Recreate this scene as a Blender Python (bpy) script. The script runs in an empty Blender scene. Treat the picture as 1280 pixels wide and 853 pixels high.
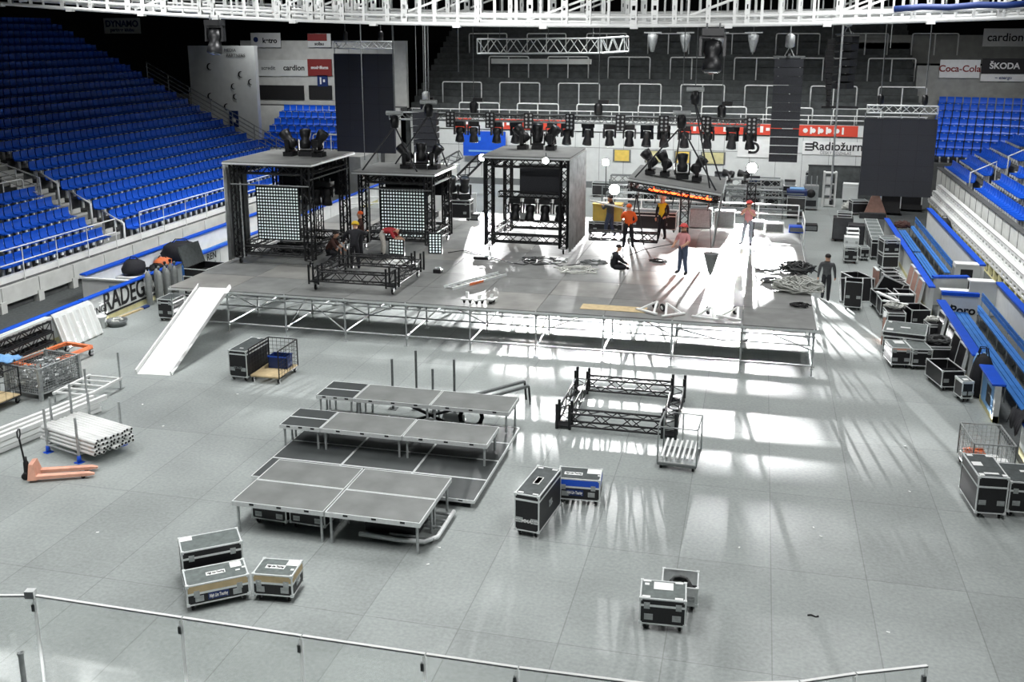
import bpy, math, random
from mathutils import Vector, Matrix
random.seed(7)
R = math.radians
SC = bpy.context.scene
COL = SC.collection

# ------------------------------------------------------------------ camera
F = 1248.0; CX = 640.0; CY = 338.0; H = 10.1
PSI = math.atan(315 / math.hypot(1248, 296)); TH = math.atan(296 / 1248)
FW = Vector((-math.sin(PSI)*math.cos(TH), math.cos(PSI)*math.cos(TH), -math.sin(TH)))
RT = Vector((math.cos(PSI), math.sin(PSI), 0)); UP = RT.cross(FW)
def ray(u, v): return FW + RT*((u-CX)/F) - UP*((v-CY)/F)
def at(u, v, z=0.0):                      # photo point -> world point on the level z
    d = ray(u, v); return Vector((0, 0, H)) + d*((z-H)/d.z)
def aty(u, v, y):                         # photo point -> world point on the plane y
    d = ray(u, v); return Vector((0, 0, H)) + d*(y/d.y)
cam = bpy.data.cameras.new('camera'); co = bpy.data.objects.new('camera', cam); COL.objects.link(co)
cam.sensor_fit = 'HORIZONTAL'; cam.sensor_width = 36; cam.lens = F/1280*36
cam.shift_y = -(853/2-CY)/1280; cam.clip_end = 300
M = Matrix((RT, UP, -FW)).transposed().to_4x4(); M.translation = (0, 0, H); co.matrix_world = M
SC.camera = co
vs = SC.view_settings; SC.display_settings.display_device = 'sRGB'
vs.view_transform = 'Standard'; vs.look = 'None'; vs.gamma = 1; vs.use_curve_mapping = False; vs.exposure = 0.0

# ------------------------------------------------------------------ materials
def lin(c): return tuple((x/12.92 if x <= .04045 else ((x+.055)/1.055)**2.4) for x in c)
def mat(name, rgb, rough=.5, metal=0.0, var=0.0, scale=8.0, bump=0.0, emit=None, spec=.5):
    m = bpy.data.materials.new(name); m.use_nodes = True
    nt = m.node_tree; b = nt.nodes['Principled BSDF']
    c = lin([x/255 for x in rgb]) + (1,)
    b.inputs['Base Color'].default_value = c; b.inputs['Roughness'].default_value = rough
    b.inputs['Metallic'].default_value = metal; b.inputs['Specular IOR Level'].default_value = spec
    if emit: b.inputs['Emission Color'].default_value = c; b.inputs['Emission Strength'].default_value = emit
    if var or bump:
        tc = nt.nodes.new('ShaderNodeTexCoord'); n = nt.nodes.new('ShaderNodeTexNoise')
        n.inputs['Scale'].default_value = scale; n.inputs['Detail'].default_value = 5
        nt.links.new(tc.outputs['Object'], n.inputs['Vector'])
        if var:
            r = nt.nodes.new('ShaderNodeMapRange'); r.inputs[1].default_value = .3; r.inputs[2].default_value = .7
            r.inputs[3].default_value = 1-var; r.inputs[4].default_value = 1+var
            nt.links.new(n.outputs['Fac'], r.inputs[0])
            mx = nt.nodes.new('ShaderNodeMix'); mx.data_type = 'RGBA'; mx.blend_type = 'MULTIPLY'; mx.inputs[0].default_value = 1
            mx.inputs[6].default_value = c; nt.links.new(r.outputs[0], mx.inputs[7]); nt.links.new(mx.outputs[2], b.inputs['Base Color'])
        if bump:
            bp = nt.nodes.new('ShaderNodeBump'); bp.inputs['Strength'].default_value = bump; bp.inputs['Distance'].default_value = .01
            nt.links.new(n.outputs['Fac'], bp.inputs['Height']); nt.links.new(bp.outputs['Normal'], b.inputs['Normal'])
    return m
def seam_mat(name, rgb, dx, dy, ox, oy, rough, var, line, lw=.02, stain=.3, spec=.5):
    """panels laid dx by dy with dark seams, each panel a little different, worn and stained"""
    m = mat(name, rgb, rough, spec=spec); nt = m.node_tree; b = nt.nodes['Principled BSDF']; N = nt.nodes.new; L = nt.links.new
    tc = N('ShaderNodeTexCoord'); sp = N('ShaderNodeSeparateXYZ'); L(tc.outputs['Object'], sp.inputs[0])
    def mth(op, a, bb=None):
        x = N('ShaderNodeMath'); x.operation = op
        for i, q in enumerate((a, bb)):
            if q is None: continue
            if isinstance(q, (int, float)): x.inputs[i].default_value = q
            else: L(q, x.inputs[i])
        return x.outputs[0]
    ux = mth('DIVIDE', mth('SUBTRACT', sp.outputs[0], ox), dx); uy = mth('DIVIDE', mth('SUBTRACT', sp.outputs[1], oy), dy)
    fx = mth('FRACT', ux); fy = mth('FRACT', uy)
    ed = mth('MAXIMUM', mth('LESS_THAN', fx, lw/dx), mth('LESS_THAN', fy, lw/dy))
    cb = N('ShaderNodeCombineXYZ'); L(mth('FLOOR', ux), cb.inputs[0]); L(mth('FLOOR', uy), cb.inputs[1])
    wn = N('ShaderNodeTexWhiteNoise'); L(cb.outputs[0], wn.inputs['Vector'])
    n1 = N('ShaderNodeTexNoise'); n1.inputs['Scale'].default_value = .55; n1.inputs['Detail'].default_value = 6; L(tc.outputs['Object'], n1.inputs['Vector'])
    n2 = N('ShaderNodeTexNoise'); n2.inputs['Scale'].default_value = 14; n2.inputs['Detail'].default_value = 3; L(tc.outputs['Object'], n2.inputs['Vector'])
    v = mth('ADD', mth('MULTIPLY', mth('SUBTRACT', wn.outputs['Value'], .5), var), 1.0)
    v = mth('ADD', v, mth('MULTIPLY', mth('SUBTRACT', n1.outputs['Fac'], .5), stain))
    v = mth('ADD', v, mth('MULTIPLY', mth('SUBTRACT', n2.outputs['Fac'], .5), .6))
    v = mth('MULTIPLY', v, mth('SUBTRACT', 1.0, mth('MULTIPLY', ed, line)))
    mx = N('ShaderNodeMix'); mx.data_type = 'RGBA'; mx.blend_type = 'MULTIPLY'; mx.inputs[0].default_value = 1
    mx.inputs[6].default_value = b.inputs['Base Color'].default_value; L(v, mx.inputs[7]); L(mx.outputs[2], b.inputs['Base Color'])
    rr = mth('ADD', mth('MULTIPLY', n1.outputs['Fac'], .25), rough-.12); L(rr, b.inputs['Roughness'])
    return m
MT = dict(
 floor=seam_mat('rubber_floor', (144,150,148), 1.765, 3.4, -9.9, 1.2, .47, .13, .3, .02, .55, .45),
 deck=mat('stage_ply', (122,124,122), .42, 0, .22, 1.7, .05, spec=.55),
 deck2=mat('stage_ply_worn', (136,136,132), .4, 0, .22, 1.3, .05, spec=.55),
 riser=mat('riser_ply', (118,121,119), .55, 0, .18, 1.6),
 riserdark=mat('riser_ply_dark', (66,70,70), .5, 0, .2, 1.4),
 alu=mat('aluminium', (224,228,227), .45, .25, .06, 20),
 galv=mat('galvanised_steel', (176,180,180), .42, .45, .15, 12),
 steel=mat('dull_steel', (120,124,124), .45, .5, .15, 12),
 white=mat('white_paint', (232,234,232), .45, 0, .05, 3),
 whiteg=mat('white_panel', (214,218,216), .4, 0, .06, 2),
 black=mat('black_laminate', (24,24,27), .45, 0, .3, 30),
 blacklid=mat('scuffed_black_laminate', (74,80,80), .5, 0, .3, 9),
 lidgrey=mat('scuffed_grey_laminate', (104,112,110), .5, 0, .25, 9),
 blackmetal=mat('black_metal', (26,27,29), .4, .1, .2, 10),
 charcoal=mat('charcoal', (46,48,51), .7, 0, .2, 6),
 drape=mat('grey_drape', (178,182,182), .85, 0, .25, 3),
 rubber=mat('rubber', (20,20,22), .7),
 blueseat=mat('blue_seat', (18,88,206), .38, 0, .15, 2),
 blue=mat('blue_cap', (24,84,205), .4, 0, .08, 3),
 bluebench=mat('blue_bench', (54,116,190), .45, 0, .12, 3),
 concrete=mat('concrete', (150,152,148), .85, 0, .14, 2),
 concd=mat('dark_concrete', (84,86,86), .9, 0, .18, 2),
 conclt=mat('light_concrete', (196,198,194), .8, 0, .1, 2),
 walk=mat('walkway_mat', (74,78,78), .9, 0, .25, 9),
 terr=mat('terrace_grey', (78,82,82), .9, 0, .25, 3),
 roof=mat('roof_black', (16,16,18), .95),
 orange=mat('orange_paint', (224,120,70), .5, 0, .12, 5),
 salmon=mat('faded_orange_paint', (226,170,146), .5, 0, .12, 5),
 yellow=mat('yellow_paint', (226,196,96), .5, 0, .1, 4),
 ply=mat('plywood', (196,176,136), .6, 0, .15, 5),
 pinkply=mat('brown_ply', (182,144,130), .7, 0, .15, 5),
 red=mat('red_banner', (214,74,54), .5),
 darkred=mat('dark_red_banner', (130,38,36), .6),
 navy=mat('navy', (24,48,104), .5),
 skyblue=mat('pale_blue', (120,170,220), .5),
 ink=mat('black_ink', (26,26,28), .6),
 inkw=mat('white_ink', (238,238,236), .5),
 paper=mat('paper', (240,242,240), .6),
 cream=mat('cream_steel', (206,200,150), .6, 0, .15, 3),
 led=mat('led_dot', (225,240,238), .3, 0, 0, 1, 0, .7),
 lamp=mat('lamp_glow', (255,255,250), .3, 0, 0, 1, 0, 60),
 redlamp=mat('red_lamp_glow', (255,70,30), .3, 0, 0, 1, 0, 12),
 lens=mat('lens', (70,78,86), .08, .3),
 screen=mat('screen_black', (44,46,52), .55, 0, .35, 25),
 cable=mat('cable', (60,62,62), .6), cablelt=mat('pale_rope', (190,192,186), .7),
 gas=mat('gas_cylinder', (150,154,152), .45, .2, .12, 6),
 roofsteel=mat('white_steel', (236,238,236), .5, 0, .06, 2),
 skin=mat('skin', (204,158,132), .6), dark=mat('dark_cloth', (30,31,36), .85, 0, .2, 20),
 brown=mat('brown_cloth', (70,44,38), .85, 0, .2, 20), jeans=mat('jeans', (70,82,104), .85, 0, .15, 20),
 jeanslt=mat('pale_jeans', (150,158,166), .85, 0, .12, 20), cargowhite=mat('pale_trousers', (214,210,200), .85, 0, .1, 20),
 orangevest=mat('orange_vest', (240,98,30), .7), yellowvest=mat('yellow_vest', (226,206,40), .7),
 helmety=mat('yellow_helmet', (240,200,40), .35), helmetr=mat('red_helmet', (214,70,66), .35), helmetw=mat('white_helmet', (236,236,230), .35),
 pinkshirt=mat('pink_shirt', (214,150,150), .8), redshirt=mat('red_shirt', (178,52,56), .8), hair=mat('dark_hair', (36,30,28), .8),
 greyjacket=mat('grey_jacket', (76,78,80), .85, 0, .15, 15), greyshirt=mat('grey_shirt', (132,128,122), .85, 0, .15, 15),
)
def glass_mat(name, haze, gl):
    m = bpy.data.materials.new(name); m.use_nodes = True; nt = m.node_tree; nt.nodes.clear()
    o = nt.nodes.new('ShaderNodeOutputMaterial'); mx = nt.nodes.new('ShaderNodeMixShader'); t = nt.nodes.new('ShaderNodeBsdfTransparent'); g = nt.nodes.new('ShaderNodeBsdfGlossy')
    d = nt.nodes.new('ShaderNodeBsdfTranslucent'); d.inputs[0].default_value = (.95, .97, .96, 1); m2 = nt.nodes.new('ShaderNodeMixShader')
    t.inputs[0].default_value = (.99, 1, .995, 1); g.inputs['Roughness'].default_value = .03
    m2.inputs[0].default_value = haze; nt.links.new(t.outputs[0], m2.inputs[1]); nt.links.new(d.outputs[0], m2.inputs[2])
    mx.inputs[0].default_value = gl; nt.links.new(m2.outputs[0], mx.inputs[1]); nt.links.new(g.outputs[0], mx.inputs[2]); nt.links.new(mx.outputs[0], o.inputs[0])
    return m
MT['glass'] = glass_mat('acrylic_glass', .06, .045); MT['frost'] = glass_mat('frosted_acrylic_edge', .6, .06)

# ------------------------------------------------------------------ mesh helpers
class MB:
    def __init__(s): s.v = []; s.f = []; s.m = []; s.sm = []
    def add(s, v, f, mi=0, smooth=False, X=None):
        b = len(s.v)
        s.v += [tuple(X @ Vector(p)) if X else tuple(p) for p in v]
        for q in f: s.f.append(tuple(b+i for i in q)); s.m.append(mi); s.sm.append(smooth)
        return s
    def bx(s, x0, y0, z0, x1, y1, z1, mi=0, X=None):
        v = [(x0,y0,z0),(x1,y0,z0),(x1,y1,z0),(x0,y1,z0),(x0,y0,z1),(x1,y0,z1),(x1,y1,z1),(x0,y1,z1)]
        return s.add(v, [(0,3,2,1),(4,5,6,7),(0,1,5,4),(1,2,6,5),(2,3,7,6),(3,0,4,7)], mi, False, X)
    def cb(s, c, d, mi=0, X=None):
        return s.bx(c[0]-d[0]/2, c[1]-d[1]/2, c[2]-d[2]/2, c[0]+d[0]/2, c[1]+d[1]/2, c[2]+d[2]/2, mi, X)
    def frame(s, p0, p1):
        a = (Vector(p1)-Vector(p0)); L = a.length; a = a/L if L else Vector((0,0,1))
        u = Vector((0,0,1)).cross(a)
        u = u.normalized() if u.length > 1e-4 else Vector((1,0,0))
        return a, u, a.cross(u), L
    def tube(s, p0, p1, r, n=6, mi=0, r1=None, smooth=True):
        p0 = Vector(p0); p1 = Vector(p1); a, u, w, L = s.frame(p0, p1); r1 = r if r1 is None else r1
        v = []
        for p, q in ((p0, r), (p1, r1)):
            v += [p + u*(q*math.cos(2*math.pi*i/n)) + w*(q*math.sin(2*math.pi*i/n)) for i in range(n)]
        f = [(i, (i+1)%n, n+(i+1)%n, n+i) for i in range(n)]
        s.add(v, f, mi, smooth); return s.add(v, [tuple(range(n))[::-1], tuple(range(n, 2*n))], mi, False)
    def beam(s, p0, p1, w, h=None, mi=0):
        h = w if h is None else h; p0 = Vector(p0); p1 = Vector(p1); a, u, q, L = s.frame(p0, p1)
        v = [p + u*(sx*w/2) + q*(sz*h/2) for p in (p0, p1) for sx, sz in ((-1,-1),(1,-1),(1,1),(-1,1))]
        return s.add(v, [(0,3,2,1),(4,5,6,7),(0,1,5,4),(1,2,6,5),(2,3,7,6),(3,0,4,7)], mi)
    def path(s, pts, r, n=5, mi=0, closed=False):
        pts = [Vector(p) for p in pts]; N = len(pts); v = []
        u0 = None
        for i, p in enumerate(pts):
            a = pts[(i+1)%N if closed else min(i+1, N-1)] - pts[(i-1)%N if closed else max(i-1, 0)]
            a = a.normalized() if a.length > 1e-6 else Vector((0,0,1))
            if u0 is None:
                u0 = a.orthogonal().normalized()
            u = u0 - a*u0.dot(a); u = u.normalized() if u.length > 1e-4 else a.orthogonal().normalized(); u0 = u
            w = a.cross(u)
            v += [p + u*(r*math.cos(2*math.pi*k/n)) + w*(r*math.sin(2*math.pi*k/n)) for k in range(n)]
        f = []
        for i in range(N if closed else N-1):
            j = (i+1) % N
            f += [(i*n+k, i*n+(k+1)%n, j*n+(k+1)%n, j*n+k) for k in range(n)]
        if not closed: f += [tuple(range(n))[::-1], tuple(range((N-1)*n, N*n))]
        return s.add(v, f, mi, True)
    def lathe(s, prof, n=12, mi=0, X=None, smooth=True):
        v = [(r*math.cos(2*math.pi*i/n), r*math.sin(2*math.pi*i/n), z) for r, z in prof for i in range(n)]
        f = [(j*n+i, j*n+(i+1)%n, (j+1)*n+(i+1)%n, (j+1)*n+i) for j in range(len(prof)-1) for i in range(n)]
        f += [tuple(range(n))[::-1], tuple(range((len(prof)-1)*n, len(prof)*n))]
        return s.add(v, f, mi, smooth, X)
    def prism(s, poly, h0, h1, mi=0, X=None):       # polygon in xy, extruded along z
        n = len(poly); v = [(x, y, h0) for x, y in poly] + [(x, y, h1) for x, y in poly]
        f = [(i, (i+1)%n, n+(i+1)%n, n+i) for i in range(n)] + [tuple(range(n))[::-1], tuple(range(n, 2*n))]
        return s.add(v, f, mi, False, X)
    def build(s, name, mats, parent=None, loc=None, rz=0, bevel=0):
        me = bpy.data.meshes.new(name); me.from_pydata(s.v, [], s.f)
        for q in (mats if isinstance(mats, (list, tuple)) else [mats]): me.materials.append(MT[q] if isinstance(q, str) else q)
        me.polygons.foreach_set('material_index', s.m); me.polygons.foreach_set('use_smooth', s.sm); me.update()
        o = bpy.data.objects.new(name, me); COL.objects.link(o)
        if parent: o.parent = parent
        if loc is not None: o.location = loc
        if rz: o.rotation_euler = (0, 0, rz)
        if bevel:
            b = o.modifiers.new('bevel', 'BEVEL'); b.width = bevel; b.segments = 2; b.limit_method = 'ANGLE'
        return o
def tag(o, label, cat, group=None, kind=None):
    o['label'] = label; o['category'] = cat
    if group: o['group'] = group
    if kind: o['kind'] = kind
    return o
def thing(name, label, cat, loc=(0,0,0), rz=0, group=None):
    o = bpy.data.objects.new(name, None); COL.objects.link(o); o.empty_display_size = .2
    o.location = loc; o.rotation_euler = (0, 0, rz); return tag(o, label, cat, group)
def struct(o): o['kind'] = 'structure'; return o
KIDS = {}
def copy_tree(o, label=None, loc=None, rz=None, parent=None):
    c = o.copy(); COL.objects.link(c)
    if parent: c.parent = parent
    if label: c['label'] = label
    if loc is not None: c.location = loc
    if rz is not None: c.rotation_euler = (0, 0, rz)
    if o.name not in KIDS: KIDS[o.name] = [x for x in bpy.data.objects if x.parent == o]
    for ch in KIDS[o.name]: copy_tree(ch, parent=c)
    return c
ORD = 'first second third fourth fifth sixth seventh eighth ninth tenth eleventh twelfth thirteenth fourteenth fifteenth sixteenth seventeenth eighteenth nineteenth twentieth twenty-first twenty-second twenty-third twenty-fourth'.split()
def text(body, size, mt, parent, X, name='lettering', bold=0.0, sx=1.0, fit=None, shear=0.0, align='CENTER'):
    c = bpy.data.curves.new(name, 'FONT'); c.body = body; c.size = size; c.align_x = align; c.align_y = 'CENTER'; c.extrude = .004; c.offset = bold; c.shear = shear
    t = bpy.data.objects.new(name, c); COL.objects.link(t)
    bpy.context.view_layer.update()
    me = bpy.data.meshes.new_from_object(t.evaluated_get(bpy.context.evaluated_depsgraph_get()))
    bpy.data.objects.remove(t); me.materials.clear(); me.materials.append(MT[mt])
    if fit: sx = min(1.0, fit/max(1e-6, max(v.co.x for v in me.vertices)-min(v.co.x for v in me.vertices)))
    me.transform(X @ Matrix.Diagonal((sx, 1, 1, 1)))
    o = bpy.data.objects.new(name, me); COL.objects.link(o)
    if parent: o.parent = parent
    return o
def face_to(p, normal, up=(0,0,1)):                # text frame: +z along the normal
    n = Vector(normal).normalized(); x = Vector(up).cross(n).normalized(); y = n.cross(x)
    m = Matrix((x, y, n)).transposed().to_4x4(); m.translation = Vector(p); return m
def lattice(mb, p0, p1, size=.3, rc=.025, rl=.012, bays=None, mi=0, n=5, up=None):
    """box lattice truss: four chords and zigzag lacing on its four sides"""
    p0 = Vector(p0); p1 = Vector(p1); a, u, w, L = mb.frame(p0, p1)
    if up: u = Vector(up).cross(a).normalized(); w = a.cross(u)
    bays = bays or max(2, round(L/size/1.1)); hs = size/2
    cs = [(-hs,-hs),(hs,-hs),(hs,hs),(-hs,hs)]
    for cx, cy in cs: mb.tube(p0+u*cx+w*cy, p1+u*cx+w*cy, rc, n, mi)
    for k in range(4):
        A, B = cs[k], cs[(k+1)%4]
        for i in range(bays):
            s0 = p0 + a*(L*i/bays); s1 = p0 + a*(L*(i+1)/bays)
            q0, q1 = (A, B) if i % 2 == 0 else (B, A)
            mb.tube(s0+u*q0[0]+w*q0[1], s1+u*q1[0]+w*q1[1], rl, 4, mi)
    for s in (p0, p1):
        for k in range(4):
            A, B = cs[k], cs[(k+1)%4]; mb.tube(s+u*A[0]+w*A[1], s+u*B[0]+w*B[1], rl, 4, mi)
    return mb
# ================================================================== SETTING
XL, XR = -22.5, 6.35                       # inner faces of the rink boards
struct(MB().bx(XL-.2, 6, -.3, XR+.2, 66, 0).build('floor', 'floor'))
struct(MB().bx(-27, 6, -.32, XL-.2, 70, -.004).build('floor_walkway_left', 'walk'))
struct(MB().bx(XR+.2, 6, -.32, 11, 70, -.004).build('floor_walkway_right', 'walk'))
struct(MB().bx(XL-.2, 66, -.32, XR+.2, 70, -.004).build('floor_walkway_far', 'walk'))
struct(MB().bx(-52, 4, 16, 36, 100, 16.4).build('ceiling', 'roof'))
struct(MB().bx(-52, 92, -.3, 36, 92.4, 16).build('wall_back', 'roof'))
struct(MB().bx(-50.4, 4, -.3, -50, 92, 16).build('wall_left', 'roof'))
struct(MB().bx(34, 4, -.3, 34.4, 92, 16).build('wall_right', 'roof'))

TR, RS = .8, .42
def stand(name, sgn, x0, y0, y1, rows, z0, mt):
    """stepped concrete terrace rising away from the rink; sgn -1 goes towards -x"""
    p = [(x0, -.3)]
    for i in range(rows): p += [(x0+sgn*TR*i, z0+RS*i), (x0+sgn*TR*(i+1), z0+RS*i)]
    p += [(x0+sgn*TR*rows, -.3)]
    if sgn > 0: p = p[::-1]
    X = Matrix(((1,0,0,0),(0,0,1,0),(0,1,0,0),(0,0,0,1)))   # xy polygon -> xz, extruded along y
    return struct(MB().prism(p, y0, y1, 0, X).build(name, mt))
LX, RX, Z0, RZ = -27.2, 10.9, 1.0, 1.85
stand('terrace_left', -1, LX, 22, 37.7, 5, Z0, 'concd'); stand('terrace_left', -1, LX-TR*8, 22, 37.7, 15, Z0+RS*8, 'concd')
stand('terrace_left', -1, LX, 39.1, 58.4, 23, Z0, 'concd')
stand('stairs_left', -1, LX, 37.7, 39.1, 23, Z0-.12, 'concrete')
struct(MB().bx(LX-TR*8, 22, -.3, LX-TR*5, 37.7, Z0+RS*4.2).build('floor_landing_left', 'concrete'))
stand('terrace_right', 1, RX, 30, 56, 14, RZ, 'concd'); stand('terrace_right', 1, RX, 57.4, 65, 10, RZ, 'concd')
stand('stairs_right', 1, RX, 56, 57.4, 14, RZ-.12, 'concrete')
# front wall of the left stand: concrete panels on short feet, a plinth ledge and a white kerb
w = MB()
for i in range(18):
    y = 22+2.02*i
    w.bx(-26.9, y+.02, .3, -26.75, y+2.0, .95); w.bx(-26.95, y-.15, 0, -26.7, y+.15, .42)
struct(w.build('wall_stand_left', 'conclt'))
struct(MB().bx(-27.25, 22, -.02, -26.95, 58.4, .94).build('wall_plinth_left', 'concd'))
struct(MB().bx(-27.42, 22, .95, -27.16, 58.4, 1.16).build('trim_kerb_left', 'white'))
struct(MB().bx(10.72, 30, -.02, 10.9, 65, 2.15).build('wall_stand_right', 'conclt'))
sw = MB()
for i in range(24): sw.bx(10.70, 30+1.45*i, .9, 10.722, 30.012+1.45*i, 2.15)
sw.bx(10.66, 30, 2.15, 10.96, 65, 2.2, 0); sw.build('trim_panel_joints', 'concd')['kind'] = 'structure'
for i in range(1, 22):                                   # stair nosings, left aisle
    pass
nz = MB()
for i in range(23): nz.bx(LX-TR*i-.06, 37.7, Z0+RS*i-.2, LX-TR*i+.015, 39.1, Z0+RS*i-.1); nz.bx(LX-TR*i-.4, 37.7, Z0+RS*i-.12, LX-TR*i-.34+.0, 39.1, Z0+RS*i+.08)
struct(nz.build('trim_stair_edges_left', 'conclt'))
nz = MB()
for i in range(14): nz.bx(RX+TR*i-.015, 56, RZ+RS*i-.2, RX+TR*i+.06, 57.4, RZ+RS*i-.1); nz.bx(RX+TR*i+.34, 56, RZ+RS*i-.12, RX+TR*i+.4, 57.4, RZ+RS*i+.08)
struct(nz.build('trim_stair_edges_right', 'conclt'))

# ---- seats
def seat_mb(mb, X):
    prof = [(-.02,.42),(-.08,.55),(-.1,.7),(-.09,.84),(-.04,.84),(-.05,.7),(-.03,.55),(.03,.45)]
    Y = Matrix(((0,0,1,0),(1,0,0,0),(0,1,0,0),(0,0,0,1)))
    mb.prism(prof, -.215, .215, 0, X @ Y)
    mb.prism([(-.02,.42),(.03,.47),(.3,.45),(.38,.47),(.38,.43),(.3,.4)], -.2, .2, 0, X @ Y)
    mb.bx(-.05, .02, .02, .05, .1, .42, 1, X); mb.bx(-.045, .33, .30, .045, .4, .42, 1, X)
seat_me = None
spots = []
def seats(block, sgn, x0, ya, yb, rows, z0, r0=0, pitch=.5):
    for i in range(r0, rows):
        n = int((yb-ya)/pitch); x = x0+sgn*(TR*i+.5)
        for k in range(n): spots.append((Vector((x, ya+.25+pitch*k+(yb-ya-n*pitch)/2, z0+RS*i)), -sgn*math.pi/2*-1 if sgn > 0 else -math.pi/2, block, i))
seats('near lower left block', -1, LX, 24, 37.6, 5, Z0)
seats('near upper left block', -1, LX, 28, 37.6, 23, Z0, 8)
seats('long left stand block', -1, LX, 39.2, 58.2, 23, Z0)
seats('long right stand block', 1, RX, 34, 55.9, 14, RZ)
seats('far right stand block', 1, RX, 57.5, 64.8, 10, RZ)
def inframe(p):
    d = p-Vector((0, 0, H)); z = d.dot(FW)
    u = CX+F*d.dot(RT)/z; v = CY-F*d.dot(UP)/z
    return -4 < u < 1284 and -4 < v < 857
spots = [s for s in spots if inframe(s[0]+Vector((0, 0, .5)))]
# corner blocks at the far end, rows turned towards the rink
def corner(nm, cx, cy, ang, rows, width, z0):
    A = Matrix.Translation((cx, cy, 0)) @ Matrix.Rotation(ang, 4, 'Z')
    p = [(0, -.3)]
    for i in range(rows): p += [(TR*i, z0+RS*i), (TR*(i+1), z0+RS*i)]
    p += [(TR*rows, -.3)]
    Y = Matrix(((0,0,-1,0),(-1,0,0,0),(0,1,0,0),(0,0,0,1)))
    struct(MB().prism(p[::-1], -width/2, width/2, 0, A @ Y).build('terrace_'+nm, 'concd'))
    for i in range(rows):
        for k in range(int(width/.5)):
            q = A @ Vector((-width/2+.25+.5*k, -TR*i-.5, z0+RS*i)); spots.append((q, ang, 'corner block', i))
corner('corner_left', -29.4, 61.8, math.pi, 6, 7.5, 2.2)
corner('corner_right', 14.0, 66.2, math.pi*.93, 8, 7.5, 2.2)
spots.sort(key=lambda s: (s[2] == 'corner block', (s[0]-Vector((0, 0, H))).length))
mb = MB(); seat_mb(mb, Matrix.Identity(4)); s0 = mb.build('stadium_seat', ['blueseat', 'white'])
RW = ['front', 'second', 'third', 'fourth', 'fifth', 'sixth', 'seventh', 'eighth', 'ninth', 'tenth', 'eleventh', 'twelfth', 'thirteenth', 'fourteenth']
rest = MB(); first = True
for n, (p, rz, blk, i) in enumerate(spots):
    if n < 300:
        o = s0 if first else s0.copy()
        if not first: COL.objects.link(o)
        first = False; o.location = p; o.rotation_euler = (0, 0, rz)
        row = RW[min(i, 13)]
        tag(o, f'blue plastic seat in the {row} row of the {blk}', 'seat', f'blue seats, {row} row, {blk}')
    else: seat_mb(rest, Matrix.Translation(p) @ Matrix.Rotation(rz, 4, 'Z'))
tag(rest.build('stadium_seat_rows', ['blueseat', 'white']), 'blue plastic seats filling the remaining rows of the stands', 'seats', kind='stuff')

# ---- rails on the stands
def upipe(mb, a, b, h, r=.03, mid=False):          # inverted U of round pipe between two feet
    a = Vector(a); b = Vector(b); z = Vector((0, 0, h)); d = (b-a).normalized()*.12
    mb.path([a, a+z-Vector((0,0,.12)), a+z+d*.3-Vector((0,0,.03)), a+z+d, b+z-d, b+z-d*.3-Vector((0,0,.03)), b+z-Vector((0,0,.12)), b], r, 6)
    if mid: m = (a+b)/2; mb.tube(m, m+z, r*.9)
    return mb
def front_rail(label, x, ya, yb, z):
    t = thing('guard_rail', label, 'rail', (x, ya, z)); n = round((yb-ya)/1.95); L = yb-ya
    m = MB(); m.tube((0,0,1.25),(0,L,1.25),.028); m.tube((0,0,.68),(0,L,.68),.028); m.build('rail_frame', 'white', t)
    for k in range(n+1): MB().tube((0,L*k/n,-.1),(0,L*k/n,1.25),.022).build('post', 'white', t)
front_rail('white tube rail in front of the lower left seats, before the aisle', -27.05, 24, 37.5, .98)
front_rail('long white tube rail in front of the left stand beyond the aisle', -27.05, 39.3, 58.2, .98)
for i, (lab) in enumerate(['lowest white handrail hoop on the left stand stairs, by the front rail', 'second white handrail hoop up the left stand stairs', 'third white handrail hoop up the left stand stairs']):
    r0 = 2*i; a = (LX-.1-TR*(r0), 38.45, Z0+RS*r0-.2); b = (LX-.1-TR*(r0+1.3), 38.45, Z0+RS*(r0+1.3)-.3)
    m = MB(); a = Vector(a); b = Vector(b); m.path([a, a+Vector((0,0,1.05)), b+Vector((0,0,1.15)), b], .055, 6); tag(m.build('stair_handrail', 'white'), lab, 'handrail')
t = thing('landing_railing', 'long white railing climbing beside the landing on the left stand', 'railing', (LX-TR*4.2, 37.4, Z0+RS*4))
for k in range(5): MB().tube((-1.2*k, 0, .2 if k < 3 else .63*k-1), (-1.2*k, 0, 1.25+.63*k*.6), .03).build('post', 'white', t)
m = MB(); m.tube((0,0,1.25),(-4.8,0,2.76),.03); m.tube((0,0,.85),(-4.8,0,2.36),.025); m.tube((0,0,.5),(-4.8,0,2.0),.025); m.build('rail_frame', 'white', t)
t = thing('landing_railing', 'white hooped railing along the near edge of the left landing', 'railing', (LX-TR*5.1, 32.4, Z0+RS*4.2-.03))
upipe(MB(), (0,0,0), (0,4.8,0), 1.15, .035).build('rail_frame', 'white', t)
for k in range(1, 4): MB().tube((0,1.2*k,0),(0,1.2*k,1.14),.025).build('post', 'white', t)
m = MB()
for k in range(4): m.tube((-.0,0,.25+.28*k),(-10.4,0,.25+.28*k+5.46),.03)
t = thing('end_railing', 'grey multi-bar railing descending the far end of the left stand', 'railing', (LX-1.2, 58.5, Z0+.75)); m.build('rail_frame', 'galv', t)
for k in range(8): MB().tube((-1.48*k,0,-.3+.777*k),(-1.48*k,0,1.1+.777*k),.035).build('post', 'galv', t)
for i, (x, y) in enumerate([(-28.2, 60.4), (-26.6, 60.9), (-25.6, 61.2)]):
    m = upipe(MB(), (0,0,0), (1.5 if i else 2.4,.2,0), 1.1, .045, not i); o = m.build('stair_handrail', 'white', None, (x, y, 2.6-.3*i), 0)
    tag(o, f'white handrail hoop at the far left corner stairs, {ORD[i]} from the left', 'handrail')
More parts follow.
